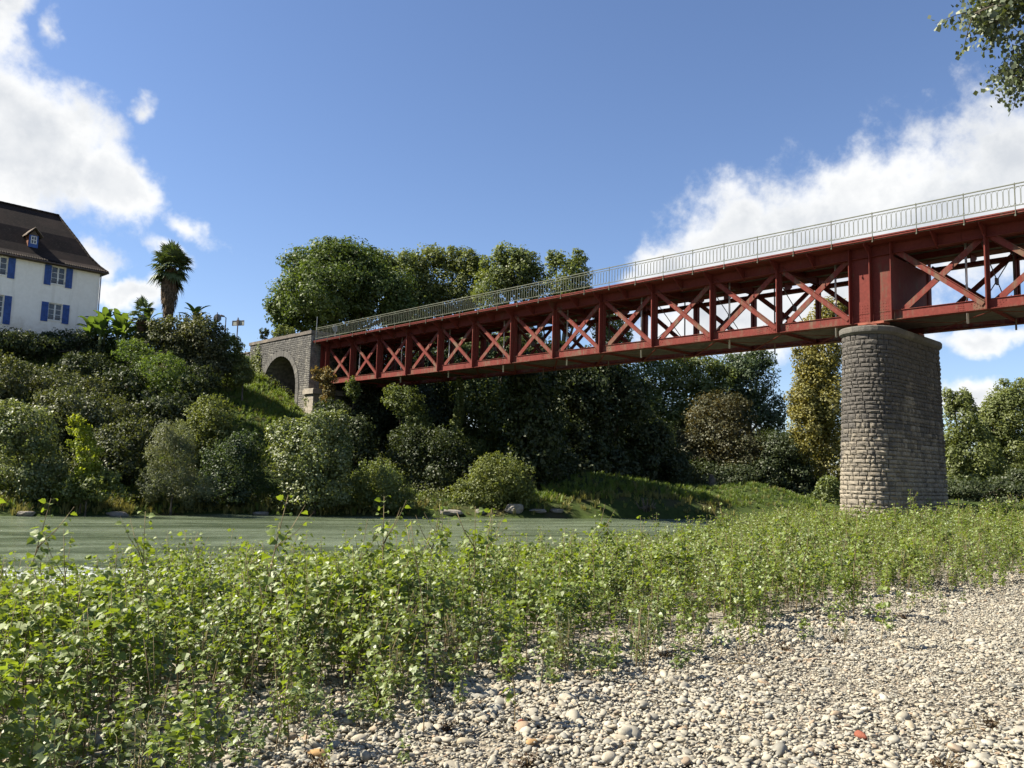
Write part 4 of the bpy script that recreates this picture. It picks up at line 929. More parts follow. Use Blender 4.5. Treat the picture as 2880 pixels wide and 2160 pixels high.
    ('vine_shrub', 'sunlit vine covered shrub under the left end of the truss', 'shrub', 'leaf_light', 0.123, 0.8, 0.06, [(-7.57, 60.0, 5.05, 1.21, 1.14), (-6.75, 60.0, 3.68, 1.06, 1.39), (-8.47, 60.0, 5.41, 0.76, 0.71)]),
    ('round_tree', 'small round clipped looking tree left of the stone arch', 'small tree', 'leaf_olive', 0.115, 0.9, 0.07, [(-19.45, 60.5, 6.75, 0.76, 0.92), (-19.28, 60.5, 7.35, 0.56, 0.51)]),
    ('sumac_shrub', 'feathery leaved shrub under the banana plants', 'shrub', 'leaf_lime2', 0.164, 0.6, 0.05, [(-25.86, 56.5, 7.61, 1.19, 0.81), (-24.99, 56.5, 7.27, 0.95, 0.71)]),
    ('sumac_shrub', 'large feathery leaved shrub below the vine mound', 'shrub', 'leaf_lime2', 0.164, 0.6, 0.05, [(-22.89, 54.5, 6.23, 1.72, 1.03), (-22.13, 54.5, 5.21, 1.61, 0.92)]),
    ('sumac_shrub', 'lowest feathery leaved shrub near the dark hollow', 'shrub', 'leaf_dark', 0.164, 0.6, 0.05, [(-24.67, 53.5, 5.14, 1.35, 1.01), (-20.35, 53.5, 4.92, 1.01, 0.79), (-22.97, 53.5, 3.71, 1.8, 1.13)]),  # dark leaf colour stands for the shade below the vine mound
    ('vine_mound', 'big tangled vine mound under the palm', 'vine', 'leaf_vine', 0.139, 1.2, 0.1, [(-24.5, 61.0, 9.36, 2.31, 1.54), (-26.0, 61.0, 8.54, 1.54, 1.54), (-22.8, 61.0, 9.15, 1.93, 1.93), (-24.86, 61.0, 7.13, 3.08, 1.54), (-22.27, 61.0, 7.2, 1.8, 1.54)]),
    ('dark_shrub', 'dark leafy shrub below the road signs', 'shrub', 'leaf_green', 0.148, 0.85, 0.07, [(-21.47, 63.0, 8.56, 1.19, 1.54), (-20.86, 63.0, 7.36, 1.19, 1.33), (-22.03, 63.0, 8.95, 0.8, 0.93)]),
    ('hedge', 'dark shaded hedge along the foot of the house', 'hedge', 'leaf_dark', 0.139, 1.0, 0.06, [(-33.29, 57.0, 8.22, 2.16, 0.91), (-31.97, 60.0, 8.6, 2.02, 1.01), (-33.76, 55.0, 8.0, 1.39, 0.93), (-30.41, 60.0, 8.26, 1.01, 1.01)]),
    ('dark_shrub', 'dark shrub below the hedge at the lawn edge', 'shrub', 'leaf_dark', 0.139, 0.9, 0.06, [(-28.51, 56.0, 6.39, 1.65, 1.06), (-26.78, 56.0, 5.48, 1.65, 1.18)]),
    ('garden_shrub', 'small pale green shrub peeping over the abutment wall', 'shrub', 'leaf_green', 0.148, 0.8, 0.05, [(-20.84, 76.0, 12.26, 0.96, 0.7), (-21.48, 76.0, 12.08, 0.64, 0.45)]),
    ('dark_shrub', 'small dark conifer peeping over the left end of the wall', 'shrub', 'leaf_dark', 0.131, 0.9, 0.05, [(-22.69, 76.0, 12.21, 0.32, 0.51)]),
    ('vine_shrub', 'dry yellowing ivy clump hanging off the bridge seat', 'vine', 'leaf_dry', 0.107, 0.9, 0.03, [(-14.21, 64.2, 7.01, 0.7, 0.81), (-14.05, 64.2, 6.06, 0.6, 0.87), (-13.79, 64.2, 5.25, 0.32, 0.43), (-14.98, 64.2, 7.26, 0.38, 0.54)]),
    ('vine_shrub', 'small sunlit vine hanging beside the bridge seat', 'vine', 'leaf_light', 0.115, 0.8, 0.03, [(-12.08, 63.5, 6.31, 0.54, 0.64), (-11.79, 63.5, 5.78, 0.32, 0.54)]),
    ('riverside_bush', 'leafy shoots at the foot of the abutment pillar', 'bush', 'leaf_light', 0.115, 0.7, 0.03, [(-13.48, 60.0, 4.12, 0.56, 0.76), (-12.58, 60.0, 3.9, 0.3, 0.56)]),
    ('ivy_stem', 'ivy covered stem hanging below the truss', 'ivy', 'leaf_green', 0.115, 0.8, 0.08, [(-3.77, 60.0, 5.28, 0.35, 2.02), (-3.83, 60.0, 3.5, 0.51, 1.14), (-4.43, 60.0, 2.35, 1.26, 0.81), (-2.65, 60.0, 2.02, 1.01, 0.76)]),
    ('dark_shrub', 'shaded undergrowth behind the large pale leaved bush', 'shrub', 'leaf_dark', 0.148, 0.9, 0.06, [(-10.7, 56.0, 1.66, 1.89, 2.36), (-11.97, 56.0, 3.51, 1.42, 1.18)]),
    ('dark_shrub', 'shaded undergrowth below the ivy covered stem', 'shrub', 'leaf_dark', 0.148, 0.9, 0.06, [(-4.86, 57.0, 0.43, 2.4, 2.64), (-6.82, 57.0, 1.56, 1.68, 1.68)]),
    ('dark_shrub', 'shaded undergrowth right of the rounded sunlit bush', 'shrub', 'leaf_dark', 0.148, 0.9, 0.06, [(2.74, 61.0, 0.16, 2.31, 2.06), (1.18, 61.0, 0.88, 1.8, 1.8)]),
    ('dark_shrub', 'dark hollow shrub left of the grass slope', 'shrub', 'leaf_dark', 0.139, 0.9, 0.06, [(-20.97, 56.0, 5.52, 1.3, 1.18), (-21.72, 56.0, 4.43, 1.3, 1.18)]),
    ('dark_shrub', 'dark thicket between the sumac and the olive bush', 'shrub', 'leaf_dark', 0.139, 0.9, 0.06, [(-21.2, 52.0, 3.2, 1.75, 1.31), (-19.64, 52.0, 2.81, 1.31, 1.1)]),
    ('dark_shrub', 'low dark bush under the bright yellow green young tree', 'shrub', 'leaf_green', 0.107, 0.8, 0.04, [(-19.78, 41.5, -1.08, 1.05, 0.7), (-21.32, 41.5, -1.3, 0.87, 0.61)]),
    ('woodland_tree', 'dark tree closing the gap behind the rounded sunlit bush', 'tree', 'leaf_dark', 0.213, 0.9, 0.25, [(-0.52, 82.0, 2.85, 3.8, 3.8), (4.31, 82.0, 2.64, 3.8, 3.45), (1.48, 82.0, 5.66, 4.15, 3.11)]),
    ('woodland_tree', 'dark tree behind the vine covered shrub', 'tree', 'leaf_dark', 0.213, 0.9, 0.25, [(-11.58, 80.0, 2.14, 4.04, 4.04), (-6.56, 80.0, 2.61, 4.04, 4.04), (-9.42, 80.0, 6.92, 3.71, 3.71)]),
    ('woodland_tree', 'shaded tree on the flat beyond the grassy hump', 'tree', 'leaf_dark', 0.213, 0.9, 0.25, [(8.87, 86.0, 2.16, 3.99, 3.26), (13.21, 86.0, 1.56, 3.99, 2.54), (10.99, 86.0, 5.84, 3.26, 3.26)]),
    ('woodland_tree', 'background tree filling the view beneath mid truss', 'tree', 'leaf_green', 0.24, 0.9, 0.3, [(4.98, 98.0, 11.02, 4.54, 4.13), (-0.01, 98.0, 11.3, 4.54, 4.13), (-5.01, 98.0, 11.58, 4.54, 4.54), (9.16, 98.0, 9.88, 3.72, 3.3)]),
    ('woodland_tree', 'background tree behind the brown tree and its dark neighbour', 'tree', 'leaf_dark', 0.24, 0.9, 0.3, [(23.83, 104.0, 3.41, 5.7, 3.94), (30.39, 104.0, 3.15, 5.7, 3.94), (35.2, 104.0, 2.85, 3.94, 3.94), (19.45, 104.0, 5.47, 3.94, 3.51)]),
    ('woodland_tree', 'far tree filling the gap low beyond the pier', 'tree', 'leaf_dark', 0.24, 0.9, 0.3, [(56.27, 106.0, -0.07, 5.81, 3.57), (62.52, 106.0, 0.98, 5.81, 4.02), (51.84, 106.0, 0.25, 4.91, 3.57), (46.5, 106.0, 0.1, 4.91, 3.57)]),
    ('woodland_tree', 'dense dark tree added to shade the hump, just right of the rounded sunlit bush', 'tree', 'leaf_dark', 0.216, 1.0, 0.2, [(1.87, 60.5, 3.69, 2.04, 3.06), (2.7, 60.5, 0.92, 2.04, 2.04), (0.88, 60.5, 2.39, 1.78, 2.55), (1.8, 60.5, 6.51, 2.04, 1.53), (0.98, 60.5, 8.56, 1.91, 1.66), (2.79, 60.5, 8.35, 1.66, 1.53)]),  # tree added so that its shadow falls on the hump
    ('woodland_tree', 'dense dark tree added to shade the left of the grassy hump', 'tree', 'leaf_dark', 0.216, 1.0, 0.2, [(7.26, 68.0, 4.29, 2.29, 3.15), (8.17, 68.0, 1.17, 2.29, 2.01), (6.36, 68.0, 6.57, 1.72, 1.72), (7.18, 68.0, 9.2, 2.15, 2.01), (9.53, 68.0, 6.66, 1.72, 2.29)]),  # second tree added to darken the hump with its shadow
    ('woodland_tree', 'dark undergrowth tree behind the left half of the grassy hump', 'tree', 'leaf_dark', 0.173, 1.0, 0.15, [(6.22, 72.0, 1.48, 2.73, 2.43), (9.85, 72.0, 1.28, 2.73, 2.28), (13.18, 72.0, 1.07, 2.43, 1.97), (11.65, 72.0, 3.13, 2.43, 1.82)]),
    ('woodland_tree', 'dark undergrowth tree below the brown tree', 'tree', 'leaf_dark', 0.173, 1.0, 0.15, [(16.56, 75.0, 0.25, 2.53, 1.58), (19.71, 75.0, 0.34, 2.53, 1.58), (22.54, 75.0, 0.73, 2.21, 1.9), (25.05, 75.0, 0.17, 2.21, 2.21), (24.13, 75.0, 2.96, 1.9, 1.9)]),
    ('woodland_tree', 'dark crowded tree added to shade the grassy hump, in front of it nearest the truss', 'tree', 'leaf_dark', 0.22, 1.0, 0.2, [(1.59, 57.5, 1.33, 1.7, 2.18), (1.04, 57.5, 3.97, 1.57, 1.94), (2.27, 57.5, 3.04, 1.45, 1.7), (1.22, 57.5, 6.17, 1.45, 1.45)]),  # added shadow caster for the front of the hump
    ('woodland_tree', 'dark crowded tree added as a shadow caster behind the hump under mid truss', 'tree', 'leaf_dark', 0.22, 1.0, 0.2, [(4.5, 65.5, 4.34, 2.21, 3.04), (5.66, 65.5, 1.62, 2.21, 2.21), (4.16, 65.5, 7.67, 1.93, 1.66), (5.84, 65.5, 6.88, 1.66, 1.93)]),  # added shadow caster for the back of the hump
    ('woodland_tree', 'slender dark tree added as a shadow caster on the right shoulder of the hump', 'tree', 'leaf_dark', 0.22, 1.0, 0.2, [(10.13, 70.0, 4.19, 1.77, 2.65), (10.75, 70.0, 1.56, 2.06, 2.06), (11.91, 70.0, 3.36, 1.47, 1.77)]),  # added shadow caster for the right part of the hump
    ('garden_shrub', 'bright leafy shrub massed under the banana leaves', 'shrub', 'leaf_lime2', 0.198, 0.8, 0.05, [(-29.61, 62.5, 9.33, 1.58, 1.18), (-27.51, 62.5, 9.8, 1.32, 1.05), (-30.62, 62.5, 8.63, 1.05, 1.05)]),
]

for ip, (nm, label, cat, mat, leaf, dens, tr, lobes) in enumerate(PLANTS):
    rg = np.random.default_rng(1000 + ip)
    lo = min(lobes, key=lambda l: l[2]); bx = float(np.mean([l[0] for l in lobes])); by = float(np.mean([l[1] for l in lobes]))
    bz = hgt(bx, by)
    if label.startswith(('dry yellowing', 'small sunlit vine')): bz = min(l[2] - l[4] for l in lobes)
    o = thing(nm, label, cat, (bx, by, bz))
    rel = [(x - bx, y - by, z - bz, a, b_) for (x, y, z, a, b_) in lobes]
    if rel and min(l[2] - l[4] for l in rel) > 0 or tr > .2: limb_mesh((0, 0, 0), rel, tr, rg).build('trunk', M['bark'], o, smooth=True)
    else: limb_mesh((0, 0, 0), rel, max(tr, .03), rg, 2).build('stems', M['bark'], o, smooth=True)
    P_, N_ = crown_points(rel, leaf, dens, rg, 3.4 if nm == 'woodland_tree' and dens > .6 else 2.4, shoots=0 if ('tree' in nm or nm in ('hedge', 'ivy_stem')) else 14)
    long_ = mat in ('leaf_willow', 'leaf_lime2')
    v, f_ = leaf_quads(P_, N_, leaf * rg.uniform(.65, 1.35, len(P_)) * (1.35 if long_ else 1.15), rg, .3 if long_ else .68)
    me = fast_mesh('crown', v, f_); me.materials.append(M[mat]); obj('crown' if 'tree' in cat else 'foliage', me, o)

# tangled low growth that ties the bushes together
rg = np.random.default_rng(515)
n = 200000; x = rg.uniform(-36, 24, n); y = rg.uniform(38, 80, n); hz, tf, tn = height(x, y)
left = (x < -4) & (tf > .8) & (tf < 27) & ~((x > -24) & (x < -12.5) & (tf > 6) & (y < 71)) & ~((x < -24) & (tf > 14) & (tf < 19))
right = (x >= -6) & (tf > 2.5) & (y > 64 + .22 * x) & (x < 24)
bed_ = (wob(x * .8, y * .8) + .5 * wob(x * 2.3 + 4, y * 2.3)) * .5 + .5
k = (left & (rg.random(n) < .95)) | (right & (rg.random(n) < .55)); x, y, hz, bed_ = x[k], y[k], hz[k], bed_[k]
zz = hz + np.clip(bed_, .08, 1.2) * 1.05 * rg.random(len(x)) ** .6
nn = rg.normal(size=(len(x), 3)) * .7 + np.array([-.15, -.1, .7]); nn /= np.linalg.norm(nn, axis=1)[:, None]
for q, (mt, nm_, lb) in enumerate([('leaf_bramble', 'bank_undergrowth', 'tangled bramble undergrowth covering the far bank between the bushes'), ('leaf_green', 'bank_weeds', 'leafy weeds growing through the undergrowth of the far bank')]):
    sel = (rg.random(len(x)) < .62) if q == 0 else ~sel
    v, f_ = leaf_quads(np.stack([x, y, zz], 1)[sel], nn[sel], rg.uniform(.09, .2, sel.sum()), rg, .6 if q == 0 else .4); me = fast_mesh(nm_, v, f_); me.materials.append(M[mt]); tag(obj(nm_, me), lb, 'undergrowth', None, 'stuff')

# ivy creeping over the upper left of the abutment wall
rg = np.random.default_rng(77)
pts = []
for (s, z, rs_, rz_) in ((-11.3, 9.7, .45, 1.1), (-11.6, 8.6, .4, .8), (-12.2, 7.9, .4, .6), (-10.5, 9.2, .5, 1.0), (-10.3, 7.9, .5, .8), (-20.0, 5.6, .3, .6)):
    k = int(260 * rs_ * rz_ * 2); pts.append(np.stack([rg.normal(s, rs_ * .6, k), rg.uniform(.02, .16, k), rg.normal(z, rz_ * .6, k)], 1))
pts = np.concatenate(pts); wpts = np.array([B(a, FO + o_, z) for a, o_, z in pts])
nn = rg.normal(size=(len(wpts), 3)) * .5 + np.array([BN[0], BN[1], .3]); nn /= np.linalg.norm(nn, axis=1)[:, None]
v, f_ = leaf_quads(wpts - np.array(B(-11, FO, 5)), nn, rg.uniform(.10, .2, len(wpts)), rg, .8); me = fast_mesh('ivy', v, f_); me.materials.append(M['leaf_olive'])
io = tag(obj('wall_ivy', me, None, B(-11, FO, 5)), 'thin ivy creeping down the left end of the abutment wall', 'ivy')

# palm
def fan_leaf(mb_v, mb_f, base, direction, L, rg, droop, nb=17, blade=.62):
    """one fan-shaped palm leaf: petiole and pleated blades"""
    d = Vector(direction).normalized(); tip = Vector(base) + d * L * .5 - Vector((0, 0, droop * L * .12))
    side = d.cross(Vector((0, 0, 1))); side = side.normalized() if side.length > .05 else Vector((1, 0, 0)); up = side.cross(d).normalized()
    w_ = .018
    b = len(mb_v); mb_v += [Vector(base) + side * w_, Vector(base) - side * w_, tip - side * w_, tip + side * w_]; mb_f.append((b, b + 1, b + 2, b + 3))
    for i in range(nb):
        a = (i / (nb - 1) - .5) * 4.2; bd = (d * math.cos(a) + side * math.sin(a)); ln = L * blade * (1 - .12 * abs(a)) * rg.uniform(.85, 1.1)
        p1 = tip + bd * ln * .55 + up * .03; p2 = tip + bd * ln - Vector((0, 0, 1)) * ln * (.10 + droop * .35) * rg.uniform(.6, 1.4)
        ws = bd.cross(up).normalized() * .052 * L
        b = len(mb_v); mb_v += [tip, p1 + ws, p2, p1 - ws]; mb_f.append((b, b + 1, b + 2, b + 3))
def palm(name, label, x, y, z0, ztop, nl, L, rad):
    rg = np.random.default_rng(5); o = thing(name, label, 'palm tree', (x, y, z0))
    H_ = ztop - z0; mb = MB(); k = 14
    pts = [(.12 * math.sin(i * .5), 0, H_ * i / k) for i in range(k + 1)]
    fr = [rad * v_ for v_ in np.interp(np.linspace(0, 1, k + 1), [0, .25, .4, .55, .8, .95, 1], [.42, .45, .62, .95, 1.0, .85, .5])]
    mb.tube(pts, fr, 14); mb.build('trunk', M['palm_fibre'], o, smooth=True)
    # ragged fibre skirt
    fv, ff = [], []
    for i in range(520):
        q = rg.uniform(.28, 1.0); a = rg.uniform(0, 6.283); r0 = rad * np.interp(q, [0, .25, .4, .55, .8, .95, 1], [.42, .45, .62, .95, 1.0, .85, .6])
        c = Vector((math.cos(a) * r0, math.sin(a) * r0, H_ * q)); t_ = Vector((-math.sin(a), math.cos(a), 0)) * .06; dn = Vector((math.cos(a) * .12, math.sin(a) * .12, -rg.uniform(.2, .5)))
        b = len(fv); fv += [c + t_, c - t_, c + dn * .6 - t_ * .7, c + dn]; ff.append((b, b + 1, b + 2, b + 3))
    me = fast_mesh('fibre_skirt', [tuple(v_) for v_ in fv], ff); me.materials.append(M['palm_fibre']); obj('fibre_skirt', me, o)
    for i in range(nl):
        a = rg.uniform(0, 6.283); e = math.radians(np.interp(i / nl, [0, .3, .7, 1], [85, 45, 0, -55]) + rg.uniform(-10, 10))
        fv, ff = [], []
        fan_leaf(fv, ff, (0, 0, H_ + (.55 - i / nl * .75) * L / 1.85), (math.cos(a) * math.cos(e), math.sin(a) * math.cos(e), math.sin(e)), L * rg.uniform(.85, 1.1), rg, .12 + .5 * i / nl)
        me = fast_mesh('frond', [tuple(v_) for v_ in fv], ff); me.materials.append(M['leaf_palm']); obj('frond', me, o)
    return o
palm('fan_palm', 'shaggy fan palm with fibrous trunk standing against the sky', -25.75, 62.0, 9.6, 14.95, 64, 1.58, .54)
palm('fan_palm', 'low young fan palm peeping out left of the tall palm trunk', -27.2, 61.0, 9.4, 11.1, 16, 1.15, .25)

# banana plants
def banana(x, y, z0, h_, label, seed):
    rg = np.random.default_rng(seed); o = thing('banana_plant', label, 'plant', (x, y, z0), 0, 'banana plants beside the house')
    mb = MB(); mb.tube([(0, 0, -.2), (.03, 0, h_ * .3), (0, .03, h_ * .6)], [.12, .10, .06], 7); mb.build('stem', M['green_stem'], o, smooth=True)
    for i in range(12):
        a = 2.4 * i + rg.uniform(-.3, .3); L = h_ * rg.uniform(.45, .6); e = rg.uniform(.95, 1.45) if i > 3 else rg.uniform(.55, 1.1)
        d = Vector((math.cos(a), math.sin(a), 0)); s = Vector((-math.sin(a), math.cos(a), 0)); p_ = Vector((0, 0, h_ * (.35 + .03 * i))); vs, fs = [], []
        n = 8; ang = e
        for k in range(n + 1):
            f_ = k / n; wdt = .23 * math.sin(math.pi * min(1, .08 + f_ * .94)) ** .6 * (1 if k < n else .1)
            lift = Vector((0, 0, .35 * wdt))
            vs += [p_ + s * wdt + lift, p_, p_ - s * wdt + lift]
            p_ = p_ + (d * math.cos(ang) + Vector((0, 0, math.sin(ang)))) * L / n; ang -= rg.uniform(.10, .24)
        for k in range(n): b = k * 3; fs += [(b, b + 1, b + 4, b + 3), (b + 1, b + 2, b + 5, b + 4)]
        me = fast_mesh('leaf', [tuple(v_) for v_ in vs], fs, True); me.materials.append(M['leaf_banana']); obj('leaf', me, o)
for i, (x, y, h_, lb) in enumerate([(-31.2, 62.3, 2.6, 'banana plant leaning against the right corner of the house'), (-30.2, 61.6, 3.0, 'tall banana plant with upright pale leaf next to the house corner'), (-29.1, 61.4, 2.7, 'banana plant midway between the house and the tall palm'),
                                    (-28.2, 60.4, 2.5, 'low banana plant in front of the young fan palm'), (-23.9, 62.5, 2.6, 'banana plant rising out of the vine mound right of the palm'), (-30.6, 60.2, 2.2, 'lowest banana plant at the hedge end'), (-27.0, 61.4, 2.9, 'banana plant close to the left of the palm trunk'), (-29.6, 59.8, 2.2, 'banana plant in front of the tall pale leaved one')]):
    banana(x, y, 8.3 if i != 4 else 9.4, h_ * 1.15, lb, 300 + i)

# ------------------------------------------------------------------ roadside things on the bank
o = thing('direction_sign', 'grey rectangular direction sign on a post seen from behind', 'road sign', (-21.85, 66.0, 9.4), R(-18))
g = MB(); g.tube([(0, 0, 0), (0, 0, 2.62)], .045, 8); g.build('post', M['iron'], o)
g = MB(); g.box((-.54, .05, 2.02), (.54, .075, 2.36)); g.build('panel', M['sign_face'], o)
g = MB(); g.box((-.56, .03, 1.98), (.56, .049, 2.02)); g.box((-.56, .03, 2.36), (.56, .049, 2.40)); g.box((-.56, .03, 2.02), (-.53, .049, 2.36)); g.box((.53, .03, 2.02), (.56, .049, 2.36)); g.build('panel_frame', M['iron'], o)
g = MB(); g.box((-.10, -.03, 2.05), (.10, .049, 2.46)); g.build('bracket', M['iron'], o)
o = thing('round_sign', 'round traffic sign seen from behind beside the vine mound', 'road sign', (-22.95, 64.4, 9.55), R(-10))
g = MB(); g.tube([(0, 0, 0), (0, 0, 2.55)], .03, 8); g.build('post', M['iron'], o)
g = MB(); g.tube([(0, .032, 2.10), (0, .055, 2.10)], .33, 24); g.build('disc', M['sign_back'], o)
o = thing('street_lamp', 'slim street lamp with flat head left of the direction sign', 'street lamp', (-27.65, 80.0, 9.8), R(10))
g = MB(); g.tube([(0, 0, 0), (0, 0, 2.2), (0, 0, 4.75)], [.075, .06, .045], 8); g.tube([(0, 0, 4.70), (-.15, 0, 4.83), (-.3, 0, 4.86)], .035, 6); g.build('post', M['iron'], o)
g = MB(); g.tube([(-.15, 0, 4.85), (-.45, 0, 4.90), (-.85, 0, 4.86)], [.07, .12, .05], 8); g.build('lamp_head', M['iron'], o)
o = thing('sign_post', 'bare grey post standing at the left end of the railing', 'post', B(-20.2, .7, ZD + .05), 0)
g = MB(); g.tube([(0, 0, 0), (0, 0, 2.05)], .03, 8); g.build('post', M['zinc'], o)
o = thing('traffic_sign', 'thin sign plate seen edge on behind the left end of the railing', 'road sign', B(-20.9, -.6, ZD + .05), R(60))
g = MB(); g.tube([(0, 0, 0), (0, 0, 1.5)], .025, 8); g.build('post', M['zinc'], o)
g = MB(); g.tube([(0, .026, 1.2), (0, .04, 1.2)], .3, 16); g.build('disc', M['sign_back'], o)
# low wall running left of the abutment
o = thing('road_wall', 'low dark roadside wall left of the abutment below the signs', 'wall', B(-6.5, FO - .2, 8.5), BROT)
g = MB(); g.box((-3.0, -.2, 0), (8, .2, 1.9)); g.build('wall', M['wall_stone'], o)
g = MB(); g.box((-3.0, -.26, 1.9), (8, .26, 2.02)); g.build('coping', M['coping_stone'], o)

# boulders and driftwood along the far waterline
def rock(name, label, x, y, sx, sy, sz, seed, mat='boulder', dz=0):
    bm = bmesh.new(); bmesh.ops.create_icosphere(bm, subdivisions=3, radius=1); rg = np.random.default_rng(seed); ph = rg.uniform(0, 6, 9)
    for v_ in bm.verts:
        c = v_.co; k = 1 + .16 * math.sin(c.x * 2.7 + ph[0]) * math.cos(c.y * 2.3 + ph[1]) + .10 * math.sin(c.z * 4 + c.x * 3 + ph[2]) + .05 * math.sin(9 * c.y + 7 * c.z + ph[3])
        c *= k; c.x = max(min(c.x, .92 + .1 * math.sin(ph[4])), -.9); c.z = min(c.z, .72)
        v_.co = Vector((c.x * sx, c.y * sy, c.z * sz))
    me = bpy.data.meshes.new(name); bm.to_mesh(me); bm.free(); me.materials.append(M[mat])
    o = obj(name, me, None, (x, y, max(hgt(x, y), WATER - .1) + sz * .35 + dz), (0, 0, rg.uniform(0, 6))); return tag(o, label, 'rock')
rock('boulder', 'flat pale boulder furthest left at the far waterline', -3.4, 51.0, .75, .5, .22, 1)
rock('boulder', 'small pale boulder right of the flat boulder at the waterline', -1.7, 51.7, .3, .25, .22, 2)
rock('boulder', 'large craggy boulder beside the driftwood root', .35, 52.6, .55, .45, .42, 3)
rock('boulder', 'low slab boulder right of the craggy boulder', 1.8, 53.0, .6, .4, .14, 4)
rock('boulder', 'low wet boulder at the foot of the dark undergrowth', 3.0, 53.3, .45, .3, .16, 5)
rock('boulder', 'small boulder under the large pale leaved bush', -13.6, 46.9, .5, .35, .16, 6)
rock('boulder', 'pale stone in the dry grass on the left shore', -19.4, 42.4, .6, .4, .18, 7)
rock('boulder', 'brown stone at the left edge of the far shore', -22.6, 40.0, .45, .35, .18, 8)
o = thing('driftwood', 'dark driftwood root lying at the far waterline', 'driftwood', (8.6, 55.6, -2.2))
g = MB(); rgd = np.random.default_rng(9)
g.tube([(-.9, 0, 0), (-.2, .1, .25), (.5, 0, .55), (1.0, .1, .5)], [.16, .2, .14, .06], 7)
for i in range(8):
    a = rgd.uniform(0, 6.28); g.tube([(.3, 0, .4), (.3 + math.cos(a) * .4, .2 * math.sin(a), .5 + .3 * math.sin(a)), (.3 + math.cos(a) * .8, .3 * math.sin(a), .55 + .6 * abs(math.sin(a)))], [.09, .06, .02], 5)
g.build('root', M['bark'], o, smooth=True)
o = thing('tree_stump', 'pale broken tree stump on the grassy far bank', 'stump', (17.0, 71.0, hgt(17, 71)))
g = MB(); g.tube([(0, 0, -.2), (.05, 0, .6), (-.05, .1, 1.3), (-.1, .1, 1.7)], [.45, .32, .28, .1], 9); g.build('stump', M['bark'], o, smooth=True)

# ------------------------------------------------------------------ poplar whose bough hangs in from the right
rg = np.random.default_rng(42)
pop = thing('poplar_tree', 'poplar on the near bank whose leafy bough hangs into the upper right corner', 'tree', (13.0, 15.5, hgt(13.0, 15.5)))
pb = Vector(pop.location)
mb = MB(); mb.tube([(0, 0, -.3), (.05, 0, 3), (-.1, .1, 7), (.1, 0, 12), (0, .1, 16)], [.34, .27, .22, .14, .05], 10)
def pr(x, y, z): return Vector((x, y, z)) - pb
twig_ends = []
boughs = [((12.95, 15.5, 5.6), (10.6, 14.8, 8.4), (8.9, 14.2, 8.9), (7.85, 13.9, 8.25)), ((12.95, 15.5, 5.0), (10.6, 14.6, 8.1), (9.3, 14.1, 8.0), (8.6, 13.8, 7.0)), ((13, 15.5, 6.5), (10.8, 15, 9.6), (9.4, 14.6, 10.0), (8.3, 14.2, 9.2)), ((13, 15.6, 8), (13.4, 16.5, 11), (14, 17.5, 13), (14.5, 18, 14)), ((13, 15.4, 7), (14.6, 14.8, 9.5), (16, 14.5, 10.5), (17, 14, 10.2)), ((13, 15.5, 9), (11.8, 16.2, 11.8), (10.9, 16.8, 13.2), (10.4, 17, 13.8))]
PP, NN = [], []
for bi, bb in enumerate(boughs):
    p_ = [pr(*q) for q in bb]; mb.tube(p_, [.09, .06, .035, .012], 6)
    for k in range(64 if bi < 3 else 30):
        f_ = rg.uniform(.30, 1.0) * 3; i = min(2, int(f_)); st_ = p_[i].lerp(p_[i + 1], f_ - i)
        d = Vector(rg.normal(size=3)); d.z = d.z * .5 - .35; d.normalize(); L = rg.uniform(.35, .85)
        e = st_ + d * L - Vector((0, 0, .12 * L)); mb.tube([st_, st_.lerp(e, .5) + Vector((0, 0, .05)), e], [.012, .008, .003], 4)
        nl = int(rg.uniform(30, 52) * (1 if bi < 3 else 1.2))
        for j in range(nl):
            q = st_.lerp(e, rg.uniform(.25, 1.05)) + Vector(rg.normal(size=3)) * .085 - Vector((0, 0, rg.uniform(0, .06)))
            PP.append(q[:]); n_ = rg.normal(size=3); n_[2] *= .6; NN.append(n_ / np.linalg.norm(n_))
mb.build('trunk', M['bark'], pop, smooth=True)
v, f_ = leaf_quads(np.array(PP), np.array(NN), rg.uniform(.065, .11, len(PP)), rg, .95, .12); me = fast_mesh('crown', v, f_); me.materials.append(M['poplar_leaf']); obj('crown', me, pop)

# ------------------------------------------------------------------ saplings on the gravel bar
def lobed_leaf(P, T_, Nn, L, rg):
    """leaf of a young poplar: 9 rim points, folded along the midrib"""
    S_ = T_.cross(Nn).normalized(); pts = [(0, 0), (.10, .34), (.30, .52), (.42, .40), (.58, .44), (.72, .24), (1.0, 0)]
    vs = [P + T_ * (a * L) + S_ * (b * L) + Nn * (abs(b) * L * .28 - .12 * L * a * a) for a, b in pts] + [P + T_ * (a * L) - S_ * (b * L) + Nn * (abs(b) * L * .28 - .12 * L * a * a) for a, b in pts[1:-1]]
    mid = [P + T_ * (.3 * L), P + T_ * (.65 * L) - Nn * (.04 * L)]
    vs += mid; k = len(pts)
    # 0..6 left rim incl. base and tip, 7..11 right rim, 12,13 midrib
    fs = [(0, 1, 2, 12), (12, 2, 3, 4, 13), (13, 4, 5, 6), (0, 12, 8, 7), (12, 13, 10, 9, 8), (13, 6, 11, 10)]
    return vs, fs
